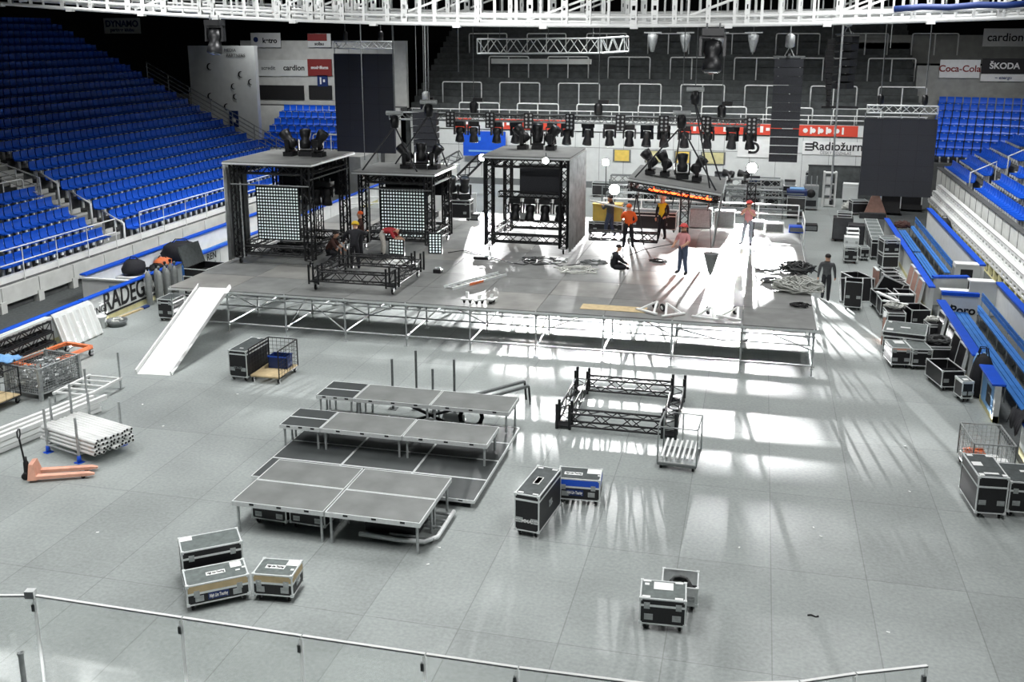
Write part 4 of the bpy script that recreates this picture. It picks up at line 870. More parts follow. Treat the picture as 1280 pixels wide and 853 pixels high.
t = thing('rung_stillage', 'low white welded frame with rungs and two upright posts behind the beams', 'frame', (-18.75, 22.6, 0))
for x in (0, 1.05): MB().beam((x,-.05,.3),(x+.02,1.55,.3),.07,.07).build('side_bar', 'white', t)
for k in range(5): MB().beam((0,.05+.36*k,.3),(1.05,.05+.36*k,.3),.06,.05).build('cross_bar', 'white', t)
for x, y in ((0,0),(1.05,0),(0,1.5),(1.05,1.5)): MB().tube((x,y,0),(x,y,1.1 if (x > 0) else .3),.03).bx(x-.07,y-.07,0,x+.07,y+.07,.015).build('leg', 'galv', t)
t = thing('mesh_crate', 'grey steel mesh crate full of clamps beside the orange frame', 'crate', (-19.75, 23.45, 0), R(-8)); w, d = 1.25, 1.45
MB().bx(-w/2,-d/2,.16,w/2,d/2,.2).build('floor_plate', 'steel', t)
for a, b, n in (((-w/2,-d/2,.18),(1,0,0),w),((-w/2,d/2,.18),(1,0,0),w),((-w/2,-d/2,.18),(0,1,0),d),((w/2,-d/2,.18),(0,1,0),d)): mesh_panel(MB(), a, b, (0,0,1), n, .75, 16, 10, .011, .028).build('mesh_panel', 'galv', t)
for sx in (-1, 1):
    for sy in (-1, 1): MB().bx(sx*w/2-.045,sy*d/2-.045,0,sx*w/2+.045,sy*d/2+.045,.95).build('corner_leg', 'galv', t)
m = MB(); rnd = random.Random(11)
for k in range(220): c = Vector((rnd.uniform(-.54,.54), rnd.uniform(-.64,.64), .26+rnd.random()*.5)); m.cb((0,0,0),(.12,.07,.06),0,Matrix.Translation(c) @ Matrix.Rotation(rnd.random()*3,4,'Z') @ Matrix.Rotation(rnd.random()*2,4,'X'))
tag(m.build('clamp_heap', 'galv', None, (-19.75,23.45,0), R(-8)), 'heap of small steel clamps filling the grey mesh crate', 'clamps', kind='stuff')
t = thing('wheeled_frame', 'orange steel wheeled frame lying open behind the mesh crate', 'frame', (-21.1, 25.55, 0), R(-8)); w, d = 1.05, 2.15
MB().beam((-w/2,-d/2,.3),(w/2,-d/2,.3),.12,.09).beam((-w/2,d/2,.3),(w/2,d/2,.3),.12,.09).beam((-w/2,-d/2,.3),(-w/2,d/2,.3),.12,.09).beam((w/2,-d/2,.3),(w/2,d/2,.3),.12,.09).build('frame', 'orange', t)
for sx in (-1, 1):
    for sy in (-1, 1): caster(t, sx*(w/2-.02), sy*(d/2-.02), 0, .1)
MB().beam((-.4,.1,.3),(.4,.1,.3),.08,.05).build('cross_bar', 'blackmetal', t)
m = MB(); rnd = random.Random(4); n = 9
m.add([(-.55+1.1*i/n, -.4+.8*j/n, .03+.1*rnd.random()) for i in range(n+1) for j in range(n+1)], [(i*(n+1)+j,(i+1)*(n+1)+j,(i+1)*(n+1)+j+1,i*(n+1)+j+1) for i in range(n) for j in range(n)], 0, True)
o = tag(m.build('tarpaulin', 'skyblue', None, (-20.55, 22.62, .9)), 'crumpled pale blue tarpaulin draped over the near corner of the mesh crate', 'tarpaulin'); o.location = (-20.6, 23.0, .97); o.scale = (.7,.7,1); so = o.modifiers.new('thickness','SOLIDIFY'); so.thickness = .012
cage_cart('dark mesh trolley with wooden floor at the left picture edge', -20.35, 21.75, 1.1, 1.5, .85, -6, 'charcoal', 'ply', 'lbrf', 6, 3, .2)
for i in range(3):
    t = thing('truss_length', f'black lattice truss length leaning on the left rink board, {["lowest","middle","top"][i]} of the stack', 'truss', (0, 0, 0)); lattice(MB(), (-21.9-.06*i, 23.2, .2+.34*i), (-21.95-.06*i, 26.6, .2+.34*i), .3, .035, .02).build('lattice_frame', 'blackmetal', t)
for i in range(2): tag(MB().beam((-21.95-.15*i,22.6,1.12),(-21.98-.15*i,26.7,1.12),.1,.07).build('steel_bar', 'white'), f'white bar laid on top of the black truss stack, {["outer","inner"][i]} one', 'bar')
for i in range(4):
    t = thing('ribbed_panel', f'white ribbed panel leaning on the left rink board, {ORD[i]} from the front', 'panel', (-21.62-.11*i, 27.75+.1*i, .02), 0); t.rotation_euler = (0, R(-18), 0)
    MB().bx(-.015,-.95,0,.015,.95,1.12).build('sheet', 'whiteg', t)
    for k in range(6): MB().add([(.015,-.9+.34*k,.03),(.015,-.72+.34*k,.03),(.1,-.78+.34*k,.03),(.1,-.84+.34*k,.03),(.015,-.9+.34*k,1.08),(.015,-.72+.34*k,1.08),(.1,-.78+.34*k,1.08),(.1,-.84+.34*k,1.08)], [(0,1,2,3),(7,6,5,4),(0,4,5,1),(1,5,6,2),(2,6,7,3),(3,7,4,0)]).build('rib', 'white', t)
t = thing('bucket', 'white plastic bucket on the floor by the left rink board', 'bucket', (-22.1, 29.35, 0)); MB().lathe([(.15,0),(.2,.42),(.21,.42),(.205,.44),(.19,.43),(.145,.03)], 16).build('body', 'white', t); MB().path([(.2*math.cos(a/8*math.pi),0,.42+.02*math.sin(a/8*math.pi)+.12*math.sin(a/8*math.pi)) for a in range(9)],.008).build('handle','galv',t)
t = thing('round_tub', 'low round steel tub of scraps beside the white bucket', 'tub', (-21.75, 29.75, 0)); MB().lathe([(.3,0),(.36,.22),(.37,.22),(.3,.03)], 16).build('body', 'steel', t); MB().path([(.15*math.cos(a)*(1+.3*math.sin(3*a)),.2*math.sin(a),.2+.02*math.sin(5*a)) for a in [k*.4 for k in range(16)]],.03).build('cable_scrap','cablelt',t)
MB0 = MB().lathe([(.1,0),(.115,.03),(.115,1.12),(.1,1.22),(.05,1.3),(.035,1.34)], 12)
for i, (x, y) in enumerate(((-22.2,32.45),(-21.85,32.65),(-22.15,32.95),(-21.8,33.1),(-22.1,33.45),(-21.75,33.55),(-22.15,33.9))):
    t = thing('gas_cylinder', f'grey gas cylinder in the cluster by the rink board, {ORD[i]} from the front', 'gas cylinder', (x, y, 0), R(40*i)); MB0.build('body', 'gas', t); MB().lathe([(.03,1.34),(.03,1.4),(.06,1.4),(.06,1.48),(.03,1.5)], 8).build('valve', 'steel' if i % 2 else 'blackmetal', t)
tag(MB().bx(-.05,-.9,0,.05,.9,.06).build('timber', 'ply', None, (-22.2, 31.2, 0), R(-4)), 'timber batten lying along the foot of the lettered rink board', 'timber')
tag(MB().bx(-.1,-.18,0,.1,.18,.08).build('cloth', 'navy', None, (-22.15, 32.05, 0), 0, .03), 'small navy cloth on the floor beside the gas cylinders', 'cloth')
for i, (x, y) in enumerate(((-20.55, 32.5), (-20.55, 31.3))):
    if i == 1: fcase('black case standing on the floor under the left edge of the stage', -20.35, 31.0, .6, .8, .7, 0, 0, .8, 'blacklid', latches=2)
fcase('black case beside the stage corner carrying the open-lidded case', -20.75, 34.1, 1.0, 1.5, .85, -3, 0, .75, 'blacklid')
t = thing('open_case', 'open black case with lid raised, beside the left corner of the stage', 'flight case', (-20.75, 34.1, .985), R(-3)); w, d, h = .95, 1.35, .28
m = MB().bx(-w/2,-d/2,0,w/2,d/2,.03)
for a in ((-w/2,-d/2,w/2,-d/2+.02),(-w/2,d/2-.02,w/2,d/2),(-w/2,-d/2,-w/2+.02,d/2),(w/2-.02,-d/2,w/2,d/2)): m.bx(a[0],a[1],.03,a[2],a[3],h)
m.build('body', 'black', t); m = MB()
for s in (-1, 1): m.bx(-w/2-.01,s*d/2-.015,h-.02,w/2+.01,s*d/2+.015,h+.01); m.bx(s*w/2-.015,-d/2,h-.02,s*w/2+.015,d/2,h+.01)
m.build('edge_frame', 'alu', t); L = MB().bx(0,-d/2,0,.05,d/2,.85); L.build('lid', 'blacklid', t, (-w/2,0,h)).rotation_euler = (0, R(-18), 0)
# ================================================================== RINK BOARDS AND BENCHES
def board(label, x, y0, y1, h=1.08, t_=.14, kick=True, cap='blue', panel='whiteg', capw=.24, name='dasher_board'):
    t = thing(name, label, 'rink board', (x, y0, 0)); L = y1-y0
    MB().bx(-t_/2,0,0,t_/2,L,h-.06).build('panel', panel, t); MB().bx(-capw/2,0,h-.06,capw/2,L,h).build('cap_rail', cap, t, None, 0, .012)
    n = max(1, round(L/2.4)); m = MB()
    for k in range(1, n): m.bx(-t_/2-.004,L*k/n-.01,.02,t_/2+.004,L*k/n+.01,h-.06)
    if n > 1: m.build('panel_joint', 'concrete', t)
    MB().bx(-t_/2-.006,0,0,t_/2+.006,L,.18).build('kick_strip', 'cream' if kick else 'whiteg', t)
    return t
board('white rink board with blue cap beside the black truss stack, far left', -22.55, 19, 28.9)
b = board('white rink board with blue cap and big black underlined lettering, left side', -22.55, 28.95, 35.2)
text('RADEGAST', 1.0, 'ink', b, face_to((.085, 3.05, .66), (1,0,0)), bold=.02, sx=.78); MB().bx(.07,1.15,.2,.083,6.0,.27).bx(.07,1.15,.2,.083,1.22,.46).build('underline', 'ink', b)
text('GING', .34, 'ink', b, face_to((.085, .75, .5), (1,0,0)))
b = board('short white board with blue cap and pub lettering behind the gas cylinders', -22.55, 36.1, 38.2); text('T', .95, 'ink', b, face_to((.085,.4,.55),(1,0,0)), bold=.04); text('REN\nEST', .42, 'ink', b, face_to((.085,1.4,.6),(1,0,0)))
board('long white rink board with blue cap behind the left truss tower', -22.55, 38.25, 64, panel='white')
# left bench enclosure
t = thing('bench_enclosure', 'white players bench enclosure with blue cap behind the left rink board', 'enclosure', (-24.7, 32, 0))
MB().bx(-.06,0,0,.06,18,1.12).build('back_wall', 'white', t); MB().bx(-.14,0,1.12,.14,18,1.18).build('cap_rail', 'blue', t); MB().bx(.06,0,0,2.0,.1,1.0).build('end_wall', 'white', t)
MB().bx(-.12,-.05,1.0,2.0,.12,1.05).build('end_cap', 'white', t)
MB().bx(.35,.4,.42,.75,12,.48).build('bench_seat', 'bluebench', t)
for k in range(6): MB().bx(.45,.8+2.2*k,0,.65,.9+2.2*k,.42).build('bench_leg', 'galv', t)
MB().add([(.6,-.06,.2),(.95,-.06,.5),(.9,-.06,.55),(.55,-.06,.25),(.6,-.065,.5),(.95,-.065,.2),(.9,-.065,.15),(.55,-.065,.45)], [(0,1,2,3),(4,7,6,5)]).build('emblem', 'galv', t)
MB().bx(1.1,-.012,.6,1.35,-.002,.8).build('sticker', 'skyblue', t)
def bag(label, x, y, z, sx, sy, sz, mt, rz=0, name='bag', seed=1):
    rnd = random.Random(seed); m = MB(); n = 8; prof = [(.6,0),(1,.12),(1.05,.45),(.9,.8),(.55,1)]
    v = []; 
    for r, h in prof:
        for i in range(n*2): a = i*math.pi/n; k = 1+rnd.uniform(-.13,.13); v.append((sx*r*math.cos(a)*k, sy*r*math.sin(a)*k, sz*h*(1+rnd.uniform(-.05,.05)) if h else 0))
    N = n*2; f = [(j*N+i,j*N+(i+1)%N,(j+1)*N+(i+1)%N,(j+1)*N+i) for j in range(4) for i in range(N)]+[tuple(range(N))[::-1], tuple(range(4*N,5*N))]
    t = thing(name, label, 'bag', (x, y, z), rz); m.add(v, f, 0, True).build('body', mt, t); MB().path([(-sx*.5,0,sz*.95),(-sx*.3,0,sz*1.2),(sx*.3,0,sz*1.2),(sx*.5,0,sz*.95)], .02).build('strap', 'rubber', t)
    return t
bag('black bag lying on the board cap next to the bench enclosure', -23.35, 33.3, .98, .4, .45, .55, 'dark', 0, seed=2)
bag('dark jacket bundle heaped behind the rink board left of the stage', -23.55, 36.95, .72, .75, .85, .75, 'dark', .3, seed=3)
bag('dark red and orange clothes heap between the two black bags', -23.2, 35.0, .82, .35, .4, .42, 'orange', .2, seed=4)
bag('small black bag at the foot of the clothes heap on the board', -23.0, 34.2, .96, .25, .4, .2, 'rubber', .2, seed=5)
for i, (x, y, sx, sy, sz) in enumerate(((-23.35,33.3,.9,1.2,.96),(-23.4,35.6,1.1,3.2,.7))):
    o = MB().bx(-sx/2,-sy/2,0,sx/2,sy/2,sz).build('bench_locker', 'bluebench' if i else 'white', None, (x,y,0)); tag(o, ['white locker top under the black bag inside the left bench enclosure','blue locker bench under the clothes heap inside the left enclosure'][i], 'locker')

# right side
b = board('far blue-capped rink board on the right, beside the long row of cases', 6.5, 38.1, 52.5, capw=.24)
b = board('blue-capped rink board on the right behind the leaning case lids', 6.5, 29.9, 36.2, capw=.3)
b = board('short blue-capped board end near the smallest case on the right', 6.55, 27.3, 29.0, capw=.36); MB().bx(-.085,.15,.15,-.075,1.5,.95).build('poster', 'skyblue', b); MB().bx(-.092,.4,.3,-.084,.9,.8).build('photo_print', 'charcoal', b)
board('near blue-capped rink board at the right picture edge', 6.75, 20.5, 25.3, capw=.55)
t = thing('bench_gate', 'white gate panel with blue cap and short black lettering between the right benches', 'gate', (6.75, 36.9, 0)); MB().bx(-.1,0,0,1.1,.08,1.08).build('panel', 'whiteg', t); MB().bx(-.12,-.05,1.08,1.12,.13,1.2).build('cap_rail', 'blue', t); text('Poro', .42, 'ink', t, face_to((.62,-.01,.55),(0,-1,0)), bold=.012); MB().tube((.15,-.01,.45),(.25,-.01,.75),.02).tube((.3,-.01,.45),(.22,-.01,.6),.02).build('emblem', 'ink', t)
t = thing('bench_gate', 'open blue-topped gate swung towards the far right bench', 'gate', (6.8, 39.6, 0), R(14)); MB().bx(0,0,0,1.3,.08,1.05).build('panel', 'whiteg', t); MB().bx(-.02,-.05,1.05,1.32,.2,1.13).build('cap_rail', 'blue', t)
t = thing('bench_table', 'white counter with blue edge between the right benches', 'counter', (6.95, 38.75, 0)); MB().bx(0,0,.7,1.3,.6,.76).build('top', 'white', t); MB().bx(-.02,-.02,.74,1.32,.02,.8).build('edge', 'blue', t)
for x in (.1, 1.2): MB().bx(x-.03,.4,0,x+.03,.5,.7).build('leg', 'galv', t)
def bench_box(label, y0, y1, ends):
    t = thing('bench_enclosure', label, 'enclosure', (8.85, y0, 0)); L = y1-y0
    MB().bx(-.06,0,0,.06,L,1.2).build('back_wall', 'white', t); MB().bx(-.12,0,1.2,.12,L,1.27).build('cap_rail', 'blue', t)
    for e in ends:
        y = 0 if e == 'n' else L; MB().bx(-1.0,y-.05,0,-.06,y+.05,1.2).build('end_wall', 'whiteg', t)
        MB().bx(-1.0,y-.06,1.2,-.13,y+.45,1.26).build('end_roof', 'white', t)
        if e == 'n': MB().bx(-.8,y-.062,.1,-.35,y-.05,1.05).build('doorway', 'ink', t)
    return t
bench_box('far white right-hand bench enclosure with blue cap', 41.5, 55, 'n'); bench_box('near white right-hand bench enclosure with blue cap', 25.5, 38.6, 'f')
def bench(label, x, y0, y1, z, n=3, w=.1, legs=True, back=False):
    t = thing('players_bench', label, 'bench', (x, y0, 0)); L = y1-y0
    for k in range(n): MB().bx(k*(w+.02),0,z-.04,k*(w+.02)+w,L,z).build('seat_slat', 'bluebench', t)
    q = max(2, round(L/1.3)); tw = n*(w+.02)
    for k in range(q+1): y = .05+(L-.1)*k/q; m = MB(); m.path([(.02,y,0),(.02,y,z-.04),(tw-.04,y,z-.04),(tw-.04,y,0)], .022, 5); m.build('leg', 'galv', t)
    if back:
        for k in range(2): MB().bx(tw,0,z+.2+.16*k,tw+.03,L,z+.32+.16*k).build('back_slat', 'bluebench', t)
        for k in range(q+1): y = .05+(L-.1)*k/q; MB().tube((tw+.02,y,z-.04),(tw+.02,y,z+.5),.02).build('back_post', 'galv', t)
    return t
bench('front blue bench of the far right enclosure, upper length', 7.1, 47.3, 52.5, .5); bench('front blue bench of the far right enclosure, nearer length', 7.1, 42.0, 47.0, .5)
bench('rear blue bench with slatted back inside the far right enclosure', 7.75, 43.0, 53.5, .55, 2, .1, True, True)
bench('front blue bench with three slats in the near right enclosure', 7.1, 26.3, 37.0, .5, 3, .13); bench('rear blue bench with slatted back in the near right enclosure', 7.85, 27, 37.8, .55, 2, .12, True, True)
t = thing('coat', 'black coat thrown over the near board end on the right', 'coat', (6.75, 24.85, 1.1)); m = MB(); n = 8; m.add([(-.42+.84*i/n, -.5+1.0*j/n, (.09*math.sin(i*1.3+j)+.05) if 0 < i < 8 else -.25-.1*math.sin(j*1.7)) for i in range(n+1) for j in range(n+1)], [(i*(n+1)+j,(i+1)*(n+1)+j,(i+1)*(n+1)+j+1,i*(n+1)+j+1) for i in range(n) for j in range(n)], 0, True); o = m.build('cloth', 'dark', t); so = o.modifiers.new('thickness','SOLIDIFY'); so.thickness = .02
bag('black bag standing on the end of the board by the smallest case', 6.55, 29.35, 0, .3, .28, 1.2, 'dark', seed=9); bag('pale blue jacket heaped over the board end behind the smallest case', 6.6, 29.75, 0, .26, .2, 1.14, 'skyblue', seed=10)
# telescopic bleacher, pushed together: white perforated fronts over cream feet
t = thing('telescopic_bleacher', 'closed white telescopic bleacher with slotted fronts along the right stand', 'bleacher', (9.95, 33, 0)); L = 29.5
for k in range(3):
    z0 = .42+.36*k; x = .2*k; m = MB(); m.bx(x,0,z0,x+.05,L,z0+.09); m.bx(x,0,z0+.22,x+.05,L,z0+.33); n = 46
    for i in range(n+1): m.bx(x,L*i/n-.14,z0+.09,x+.05,L*i/n+.14,z0+.22)
    m.bx(x,0,z0+.3,x+.24,L,z0+.34); m.build('slotted_front_panel', 'white', t)
MB().bx(.3,0,.0,.68,L,.42).build('inner_body', 'concd', t)
for i in range(31): MB().add([(0,.95*i+.0,0),(.1,.95*i,0),(.1,.95*i+.34,0),(0,.95*i+.34,0),(0,.95*i+.06,.44),(.28,.95*i+.06,.44),(.28,.95*i+.28,.44),(0,.95*i+.28,.44)], [(3,2,1,0),(4,5,6,7),(0,1,5,4),(1,2,6,5),(2,3,7,6),(3,0,4,7)]).build('foot', 'cream', t)
MB().bx(-.02,0,0,.02,L,.04).build('floor_rail', 'cream', t)
tag(bag('small dark bag at the foot of the bleacher behind the far bench', 9.55, 54.5, 0, .35, .4, .8, 'charcoal', seed=12), 'dark coat and bag by the bleacher behind the far right bench', 'bag')

# ---- cases along the right boards
fc = fcase
fc('black case with grey lid and red tape edge, nearest in the case row', 4.6, 31.8, .58, .85, .55, 8, 0, .8, 'lidgrey', 'salmon', sticker=[(.6,.7,.3,.3)])
fc('black case with plain grey lid, second from the near end of the row', 5.2, 31.85, .6, .95, .54, 8, 0, .8, 'lidgrey')
fc('open-topped black case with bare rim beside the smallest case', 5.72, 30.15, .66, 1.15, .5, 14, 0, open_=True)
fc('smallest upright black case at the near end of the right row', 6.03, 28.95, .32, .5, .5, 14, 0, .9, 'lidgrey', latches=0, sticker=[(.5,.4,.14,.14)])
t = fc('big white-edged grey case lid resting across two cases near the row end', 4.95, 33.0, 1.3, 1.35, .16, -11, .72, .0, 'lidgrey', casters=False, handles='', latches=0, sticker=[(.16,.22,.2,.24),(.12,.88,.1,.14),(.5,.5,.3,.12)], name='case_lid'); t['category'] = 'case lid'
fc('black case under the big grey lid, left one', 4.6, 33.0, .55, 1.1, .57, -11, 0, .8, 'black', latches=0); fc('black case under the big grey lid, right one', 5.3, 32.95, .6, 1.1, .57, -11, 0, .8, 'black', latches=0)
fc('upright open-fronted black case standing near the walking man', 3.8, 38.4, .64, .75, .98, -5, 0, open_=True)
fc('tilted open black case behind the upright one, lid thrown back', 4.15, 40.75, .75, 1.3, .62, 24, 0, open_=True)
for i, (x, y, rz, ry, w_, h_) in enumerate(((4.05,39.3,14,-20,1.25,.95),(4.95,39.55,10,32,.9,1.0))):
    t = thing('case_lid', ['black case lid leaning back behind the upright case','grey-edged lid propped against the tilted open case'][i], 'case lid', (x, y, .02), R(rz)); t.rotation_euler = (R(ry if i == 0 else 6), R(0 if i == 0 else 24), R(rz))
    MB().bx(-w_/2,0,0,w_/2,.1,h_).build('panel', 'black', t); m = MB()
    for a in ((-w_/2,-.01,0,-w_/2+.04,.11,h_),(w_/2-.04,-.01,0,w_/2,.11,h_),(-w_/2,-.01,h_-.04,w_/2,.11,h_),(-w_/2,-.01,0,w_/2,.11,.04)): m.bx(*a)
    m.build('edge_frame', 'alu', t)
for i, (x, y, w_, d_, h_) in enumerate(((5.55,42.6,.62,.55,.5),(5.55,41.9,.62,.55,.5),(5.6,41.2,.62,.55,.5),(5.62,40.3,.66,.7,.5))):
    fc(f'open black tray case below the stacked pair, {ORD[i]} from the far end', x, y, w_, d_, h_, 12, 0, open_=True, detail=False)
for i, (x, y, rz) in enumerate(((4.85,38.65,12),(5.66,38.8,8),(4.95,37.6,4))): fc(f'open black case in the right board jumble, {ORD[i]} from the far side', x, y, .62, .75, .55, rz, 0, open_=True, detail=False)
fc('open black case with wide rim between the cable coil and the lids', 5.75, 36.4, .68, .95, .6, 14, 0, open_=True)
fc('black case carrying the coiled pale cable', 5.0, 36.1, .62, .8, .5, 5, 0, .8, 'black', latches=0, detail=False)
coil('pale coiled cable lying on a case in the right-hand jumble', 1118, 385, .64, .33, 9, 'cablelt', .22, .026, 21)
coil('grey cable bundle beside the leaning lids on the right', 1168, 402, .6, .25, 8, 'cablelt', .22, .022, 22)
q = at(1168, 402, .6); fc('black case holding the grey cable bundle beside the leaning lids', q.x, q.y, .5, .6, .45, 10, 0, .8, 'black', latches=0, detail=False)
for i, (x, y, rz, mt) in enumerate(((6.22,31.0,4,'alu'),(6.22,32.0,4,'alu'),(6.22,32.9,4,'alu'),(6.2,34.6,4,'alu'),(6.2,39.4,3,'pinkply'),(6.2,40.6,3,'pinkply'),(6.2,41.7,3,'pinkply'))):
    t = thing('case_lid', f'{"black" if mt == "alu" else "brown"} case lid leaning upright on the right rink board, {ORD[i]} from the near end', 'case lid', (x, y, .01), R(rz)); t.rotation_euler = (0, R(9), R(rz)); L = .8; h_ = 1.02
    MB().bx(-.05,-L/2,0,.03,L/2,h_).build('panel', 'black' if mt == 'alu' else mt, t); m = MB()
    for a in ((-.06,-L/2-.01,0,.035,-L/2+.03,h_+.01),(-.06,L/2-.03,0,.035,L/2+.01,h_+.01),(-.06,-L/2,h_-.03,.035,L/2,h_+.01)): m.bx(*a)
    m.build('edge_frame', 'alu', t)
for i, (x, y, h_, rz) in enumerate(((4.85,40.9,1.0,6),(4.45,34.2,.95,-8))):
    t = thing('board_offcut', ['brown plywood board standing on edge between the lids and the open trays','pinkish board on edge beside the big grey lid'][i], 'board', (x, y, 0), R(rz)); MB().bx(-.05,-.35,0,.05,.35,h_).build('sheet', 'pinkply', t); MB().bx(-.055,-.36,h_,.055,.36,h_+.03).build('edge_strip', 'alu', t)
for i, (a, b, z) in enumerate((((4.7,37.0),(5.5,36.6),.72),((4.6,38.2),(5.2,36.9),.74),((5.0,38.1),(5.9,38.2),.7))):
    tag(MB().beam((a[0],a[1],z),(b[0],b[1],z),.14,.05).build('plank', 'paper'), f'pale plank lying across the open cases on the right, {ORD[i]} from the near side', 'plank')
coil('tangle of dark plugs and cable in the tray behind the open case', 1172, 428, .55, .4, 10, 'cable', .22, .03, 23)
fc('low black tray under the tangle of dark plugs', 5.85, 32.6, .7, .8, .42, 10, 0, .8, 'black', latches=0, detail=False)
# two-high and further cases
fc('black case in the stacked pair by the right board, lower one', 5.85, 45.6, .7, .7, .62, 12, 0, .8, 'lidgrey', detail=False); fc('black case in the stacked pair by the right board, upper one', 5.85, 45.6, .7, .7, .6, 12, .76, .8, 'lidgrey', casters=False)
fc('black case standing on the far side of the stacked pair', 5.95, 46.6, .7, .8, 1.1, 12, 0, .8, 'blacklid', detail=False)
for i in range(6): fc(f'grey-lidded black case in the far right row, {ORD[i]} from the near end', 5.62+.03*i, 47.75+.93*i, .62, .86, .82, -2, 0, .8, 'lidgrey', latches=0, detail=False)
fc('black case under the pale rack on the aisle side, lower one of the pair', 4.35, 46.5, .58, .6, .62, -2, 0, .8, 'lidgrey')
fc('pale rack case on top of the aisle-side pair', 4.35, 46.6, .62, .6, .42, -2, .76, .5, 'paper', casters=False, handles='', body='alu')
fc('small upright black case right of the aisle-side pair', 4.98, 47.2, .4, .5, .5, 8, 0, .85, 'lidgrey', latches=0)
for i, (x, y, w_, h_, rz) in enumerate(((4.35,51.6,.95,1.2,-4),(4.88,50.3,.76,1.1,-4))):
    t = thing('loudspeaker', ['wide black loudspeaker stack at the far end of the case row, aisle side','second black loudspeaker beside the case row'][i], 'loudspeaker', (x, y, 0), R(rz)); MB().bx(-w_/2,-.4,.1,w_/2,.4,h_).build('cabinet', 'black', t, bevel=.03); MB().bx(-w_/2+.05,-.41,.15,w_/2-.05,-.395,h_-.06).build('grille', 'charcoal', t)
    for sx in (-.3, .3): MB().cb((sx,-.25,.05),(.06,.1,.1)).build('caster', 'rubber', t); MB().cb((sx,.25,.05),(.06,.1,.1)).build('caster', 'rubber', t)
fc('grey-lidded case on the wide loudspeaker stack', 4.4, 51.6, .7, .5, .25, -4, 1.21, .5, 'lidgrey', casters=False, handles='', latches=0)
for i, (x, y, z) in enumerate(((4.55,48.3,.0),(4.6,48.9,.0))): fc(f'white-topped case behind the pale rack, {ORD[i]} from the near side', x, y, .55, .5, .9+.1*i, 0, z, .7, 'paper', detail=False)
# ================================================================== ROOF STEEL AND HANGING GEAR
def zroof(x): return 10.33+.0017*(x+4)**2
for k, (y, dz) in enumerate(((30.0, 0), (33.2, .12), (36.8, .26))):
    t = struct(bpy.data.objects.new('beam_roof', None)); COL.objects.link(t)
    xs = [-30+1.0*i for i in range(41)]
    for z0, r in ((0, .06), (.24, .045), (1.9, .06)): MB().path([(x, y, zroof(x)+z0+dz) for x in xs], r, 6).build('chord', 'roofsteel', t)
    rnd = random.Random(k); x = -29.5+.3*k
    while x < 10:
        wv = rnd.choice((.05, .08, .14, .2)); zb = zroof(x)+dz; m = MB()
        if wv > .13:
            m.bx(x-wv/2,y-.05,zb,x-wv/2+.05,y+.05,zb+1.9); m.bx(x+wv/2-.05,y-.05,zb,x+wv/2,y+.05,zb+1.9)
            for j in range(7): m.bx(x-wv/2,y-.04,zb+.28*j,x+wv/2,y+.04,zb+.28*j+.15)
        else: m.bx(x-wv/2,y-wv/2,zb,x+wv/2,y+wv/2,zb+1.9)
        m.build('upright_bar', 'roofsteel', t); x += rnd.uniform(.35, .8)
    for i in range(9): a = -29+4.4*i; MB().beam((a,y+.1,zroof(a)+dz+.1),(a+4.2,y+.1,zroof(a+4.2)+dz+1.6),.06).build('diagonal_bar', 'roofsteel', t)
    for i in range(14): a = -28+2.7*i+k; MB().cb((a,y,zroof(a)+dz-.05),(.22,.18,.1)).build('coupler', 'roofsteel', t)
m = MB().path([(3.4+.7*i, 29.78, zroof(3.4+.7*i)+.32+.04*(i%2)) for i in range(6)], .09, 6); tag(m.build('roof_cable', 'navy'), 'navy cable bundle strapped along the white roof steel', 'cable')  # bundle runs along the roof steel, strapped rather than hanging free
moving_light('moving light hung under the roof steel above the right stage lamps', (-1.4, 29.7, zroof(-1.4)-.09), 0, 165, True, 1.5, None, 'roof_spotlight')
moving_light('moving light hung under the roof steel above the left stand', (-17.1, 29.7, zroof(-17.1)-.09), 0, 165, True, 1.3, None, 'roof_spotlight')
for i, u in enumerate((816, 857, 900, 942)):
    p = aty(u, 42, 66); t = thing('pendant_lamp', f'grey cone lamp hanging above the far terrace, {ORD[i]} from the left', 'lamp', (p.x, p.y, p.z-.6)); MB().lathe([(.12,-.55),(.3,.15),(.34,.5),(.14,.62)], 10).build('shade', 'galv', t); MB().bx(-.55,-.04,.62,.55,.04,.7).build('bracket', 'galv', t); MB().tube((0,0,.7),(0,0,4),.02,5).build('cord', 'steel', t)
t = thing('curved_truss', 'aluminium lattice truss hanging high in front of the far terrace', 'truss', (0, 0, 0)); lattice(MB(), (-16.8,60,9.35),(-9.4,60,9.4), .85, .05, .028, 12).build('main_lattice', 'alu', t); lattice(MB(), (-9.4,60,9.4),(-7.9,60.7,9.5), .85, .05, .028, 5).build('end_lattice', 'alu', t)
MB().bx(-16.2,60.6,8.3,-10,60.8,8.6).build('under_panel', 'conclt', t)
for i, x in enumerate((-15.5,-12.5,-9.8)): MB().tube((x,60,9.8),(x,60,15.9),.02,5).build('suspension_line', 'steel', t)
